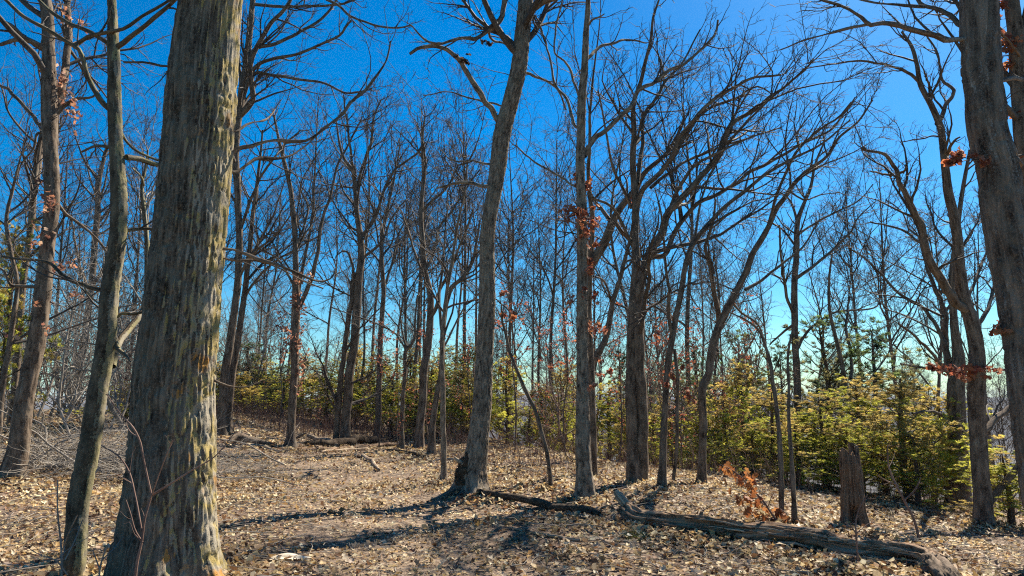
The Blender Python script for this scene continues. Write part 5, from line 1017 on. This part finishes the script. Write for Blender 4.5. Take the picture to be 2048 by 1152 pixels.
# ------------------------------------------------------------------ dry weeds and twigs on the ground
def weeds():
    rng = np.random.default_rng(9); acc = Acc()
    def stems(x, y, h0, h1, r, tilt=.25, K=3, wig=.12, up0=1.):
        n = len(x); st = np.stack([x, y, height(x, y)-.01], 1); D = norm(np.stack([rng.normal(0, tilt, n), rng.normal(0, tilt, n), np.full(n, up0)], 1)); ln = rng.uniform(h0, h1, n); P = np.zeros((n, K, 3)); P[:, 0] = st
        for k in range(1, K): D = norm(D+rng.normal(0, wig, (n, 3))); P[:, k] = P[:, k-1]+D*(ln/(K-1))[:, None]
        return P, np.linspace(r, r*.45, K)[None]*rng.uniform(.7, 1.4, n)[:, None]
    n = 4200; y = rng.uniform(13, 27, n); px = rng.uniform(880, 2080, n); x = (px-CXP)/F*y; k = (rng.uniform(0, 1, n) < sst(12.5, 16.5, y+.25*x)*(.25+vnoise(x, y))); A = stems(x[k], y[k], .25, .95, .0035); acc.add(*tubes(*A, 3), C=(.2, .12, .09))
    B = sprout(A, 3, .3, 40, .4, .08, .35, 3, .15, .05, .7, .0018, rng, cap=2600); acc.add(*tubes(*B, 3))
    n = 2600; y = rng.uniform(25, 34, n); px = rng.uniform(400, 960, n); x = (px-CXP)/F*y; A = stems(x, y, .3, 1.3, .006); acc.add(*tubes(*A, 3))
    n = 1100; y = rng.uniform(5.2, 14, n); x = rng.uniform(-1, 1, n)*(y*.74+.5); k = path_mask(x, y) < .4; A = stems(x[k], y[k], .08, .4, .0016, .6, 4, .2); acc.add(*tubes(*A, 3))
    obj('dry_weeds', acc.mesh('dry_weeds'), M_TWIGR, kind='stuff', label='thin reddish dry stems and weeds standing in the leaf litter')
    acc = Acc(); n = 2300; y = 5+17*rng.uniform(0, 1, n)**1.3; x = rng.uniform(-1, 1, n)*(y*.74+1); D = rng.uniform(0, 2*PI, n); ln = rng.uniform(.1, .7, n); K = 5; P = np.zeros((n, K, 3)); P[:, 0, 0] = x; P[:, 0, 1] = y; rise = rng.uniform(.03, .06, n)
    for k in range(1, K):
        D = D+rng.normal(0, .25, n); P[:, k, 0] = P[:, k-1, 0]+np.cos(D)*ln/(K-1); P[:, k, 1] = P[:, k-1, 1]+np.sin(D)*ln/(K-1)
    P[..., 2] = height(P[..., 0], P[..., 1])+rise[:, None]+rng.uniform(0, .025, (n, K)); R = rng.uniform(.002, .006, n)[:, None]*np.linspace(1, .5, K)[None]; acc.add(*tubes(P, R, 4))
    obj('fallen_twigs', acc.mesh('fallen_twigs'), M_TWIGP, kind='stuff', label='small pale twigs scattered over the leaf litter')
weeds()
def grass_tuft(px, py, seed):
    rng = np.random.default_rng(seed); p, _ = at(px, py, ground_hit(px, py)); n = 110; st = np.zeros((n, 3)); st[:, :2] = rng.normal(0, .07, (n, 2)); K = 4; P = np.zeros((n, K, 3)); P[:, 0] = st
    D = norm(np.stack([rng.normal(0, .6, n), rng.normal(0, .6, n), np.ones(n)], 1)); ln = rng.uniform(.05, .16, n)
    for k in range(1, K): D = norm(D+np.stack([D[:, 0]*.3, D[:, 1]*.3, -.25*np.ones(n)], 1)); P[:, k] = P[:, k-1]+D*(ln/(K-1))[:, None]
    acc = Acc(); acc.add(*tubes(P, np.broadcast_to(np.linspace(.003, .0008, K), (n, K)), 3), C=(.3, .34, .08))
    obj('grass_tuft', acc.mesh('grass_tuft'), M_CEDAR, None, (p[0], p[1], float(height(p[0], p[1]))), kind='stuff', label='small yellow green grass tuft in front of the long rotting log')
grass_tuft(1268, 1078, 1)

# ------------------------------------------------------------------ the air of the valley
def haze():
    x0, x1, y0, y1, z0, z1 = -3520, 3520, -40, 3800, -90, 22
    V = [(x, y, z) for x in (x0, x1) for y in (y0, y1) for z in (z0, z1)]
    me = bpy.data.meshes.new('haze'); me.from_pydata(V, [], [(0, 1, 3, 2), (4, 6, 7, 5), (0, 4, 5, 1), (2, 3, 7, 6), (0, 2, 6, 4), (1, 5, 7, 3)])
    m, n, l = new_mat('blue_haze'); v = n.new('ShaderNodeVolumePrincipled'); v.inputs['Color'].default_value = (.75, .87, 1, 1); v.inputs['Density'].default_value = .00016
    o = n.new('ShaderNodeOutputMaterial'); l.new(v.outputs[0], o.inputs['Volume'])
    obj('haze', me, m, kind='stuff', label='thin blue haze filling the valley air')
haze()
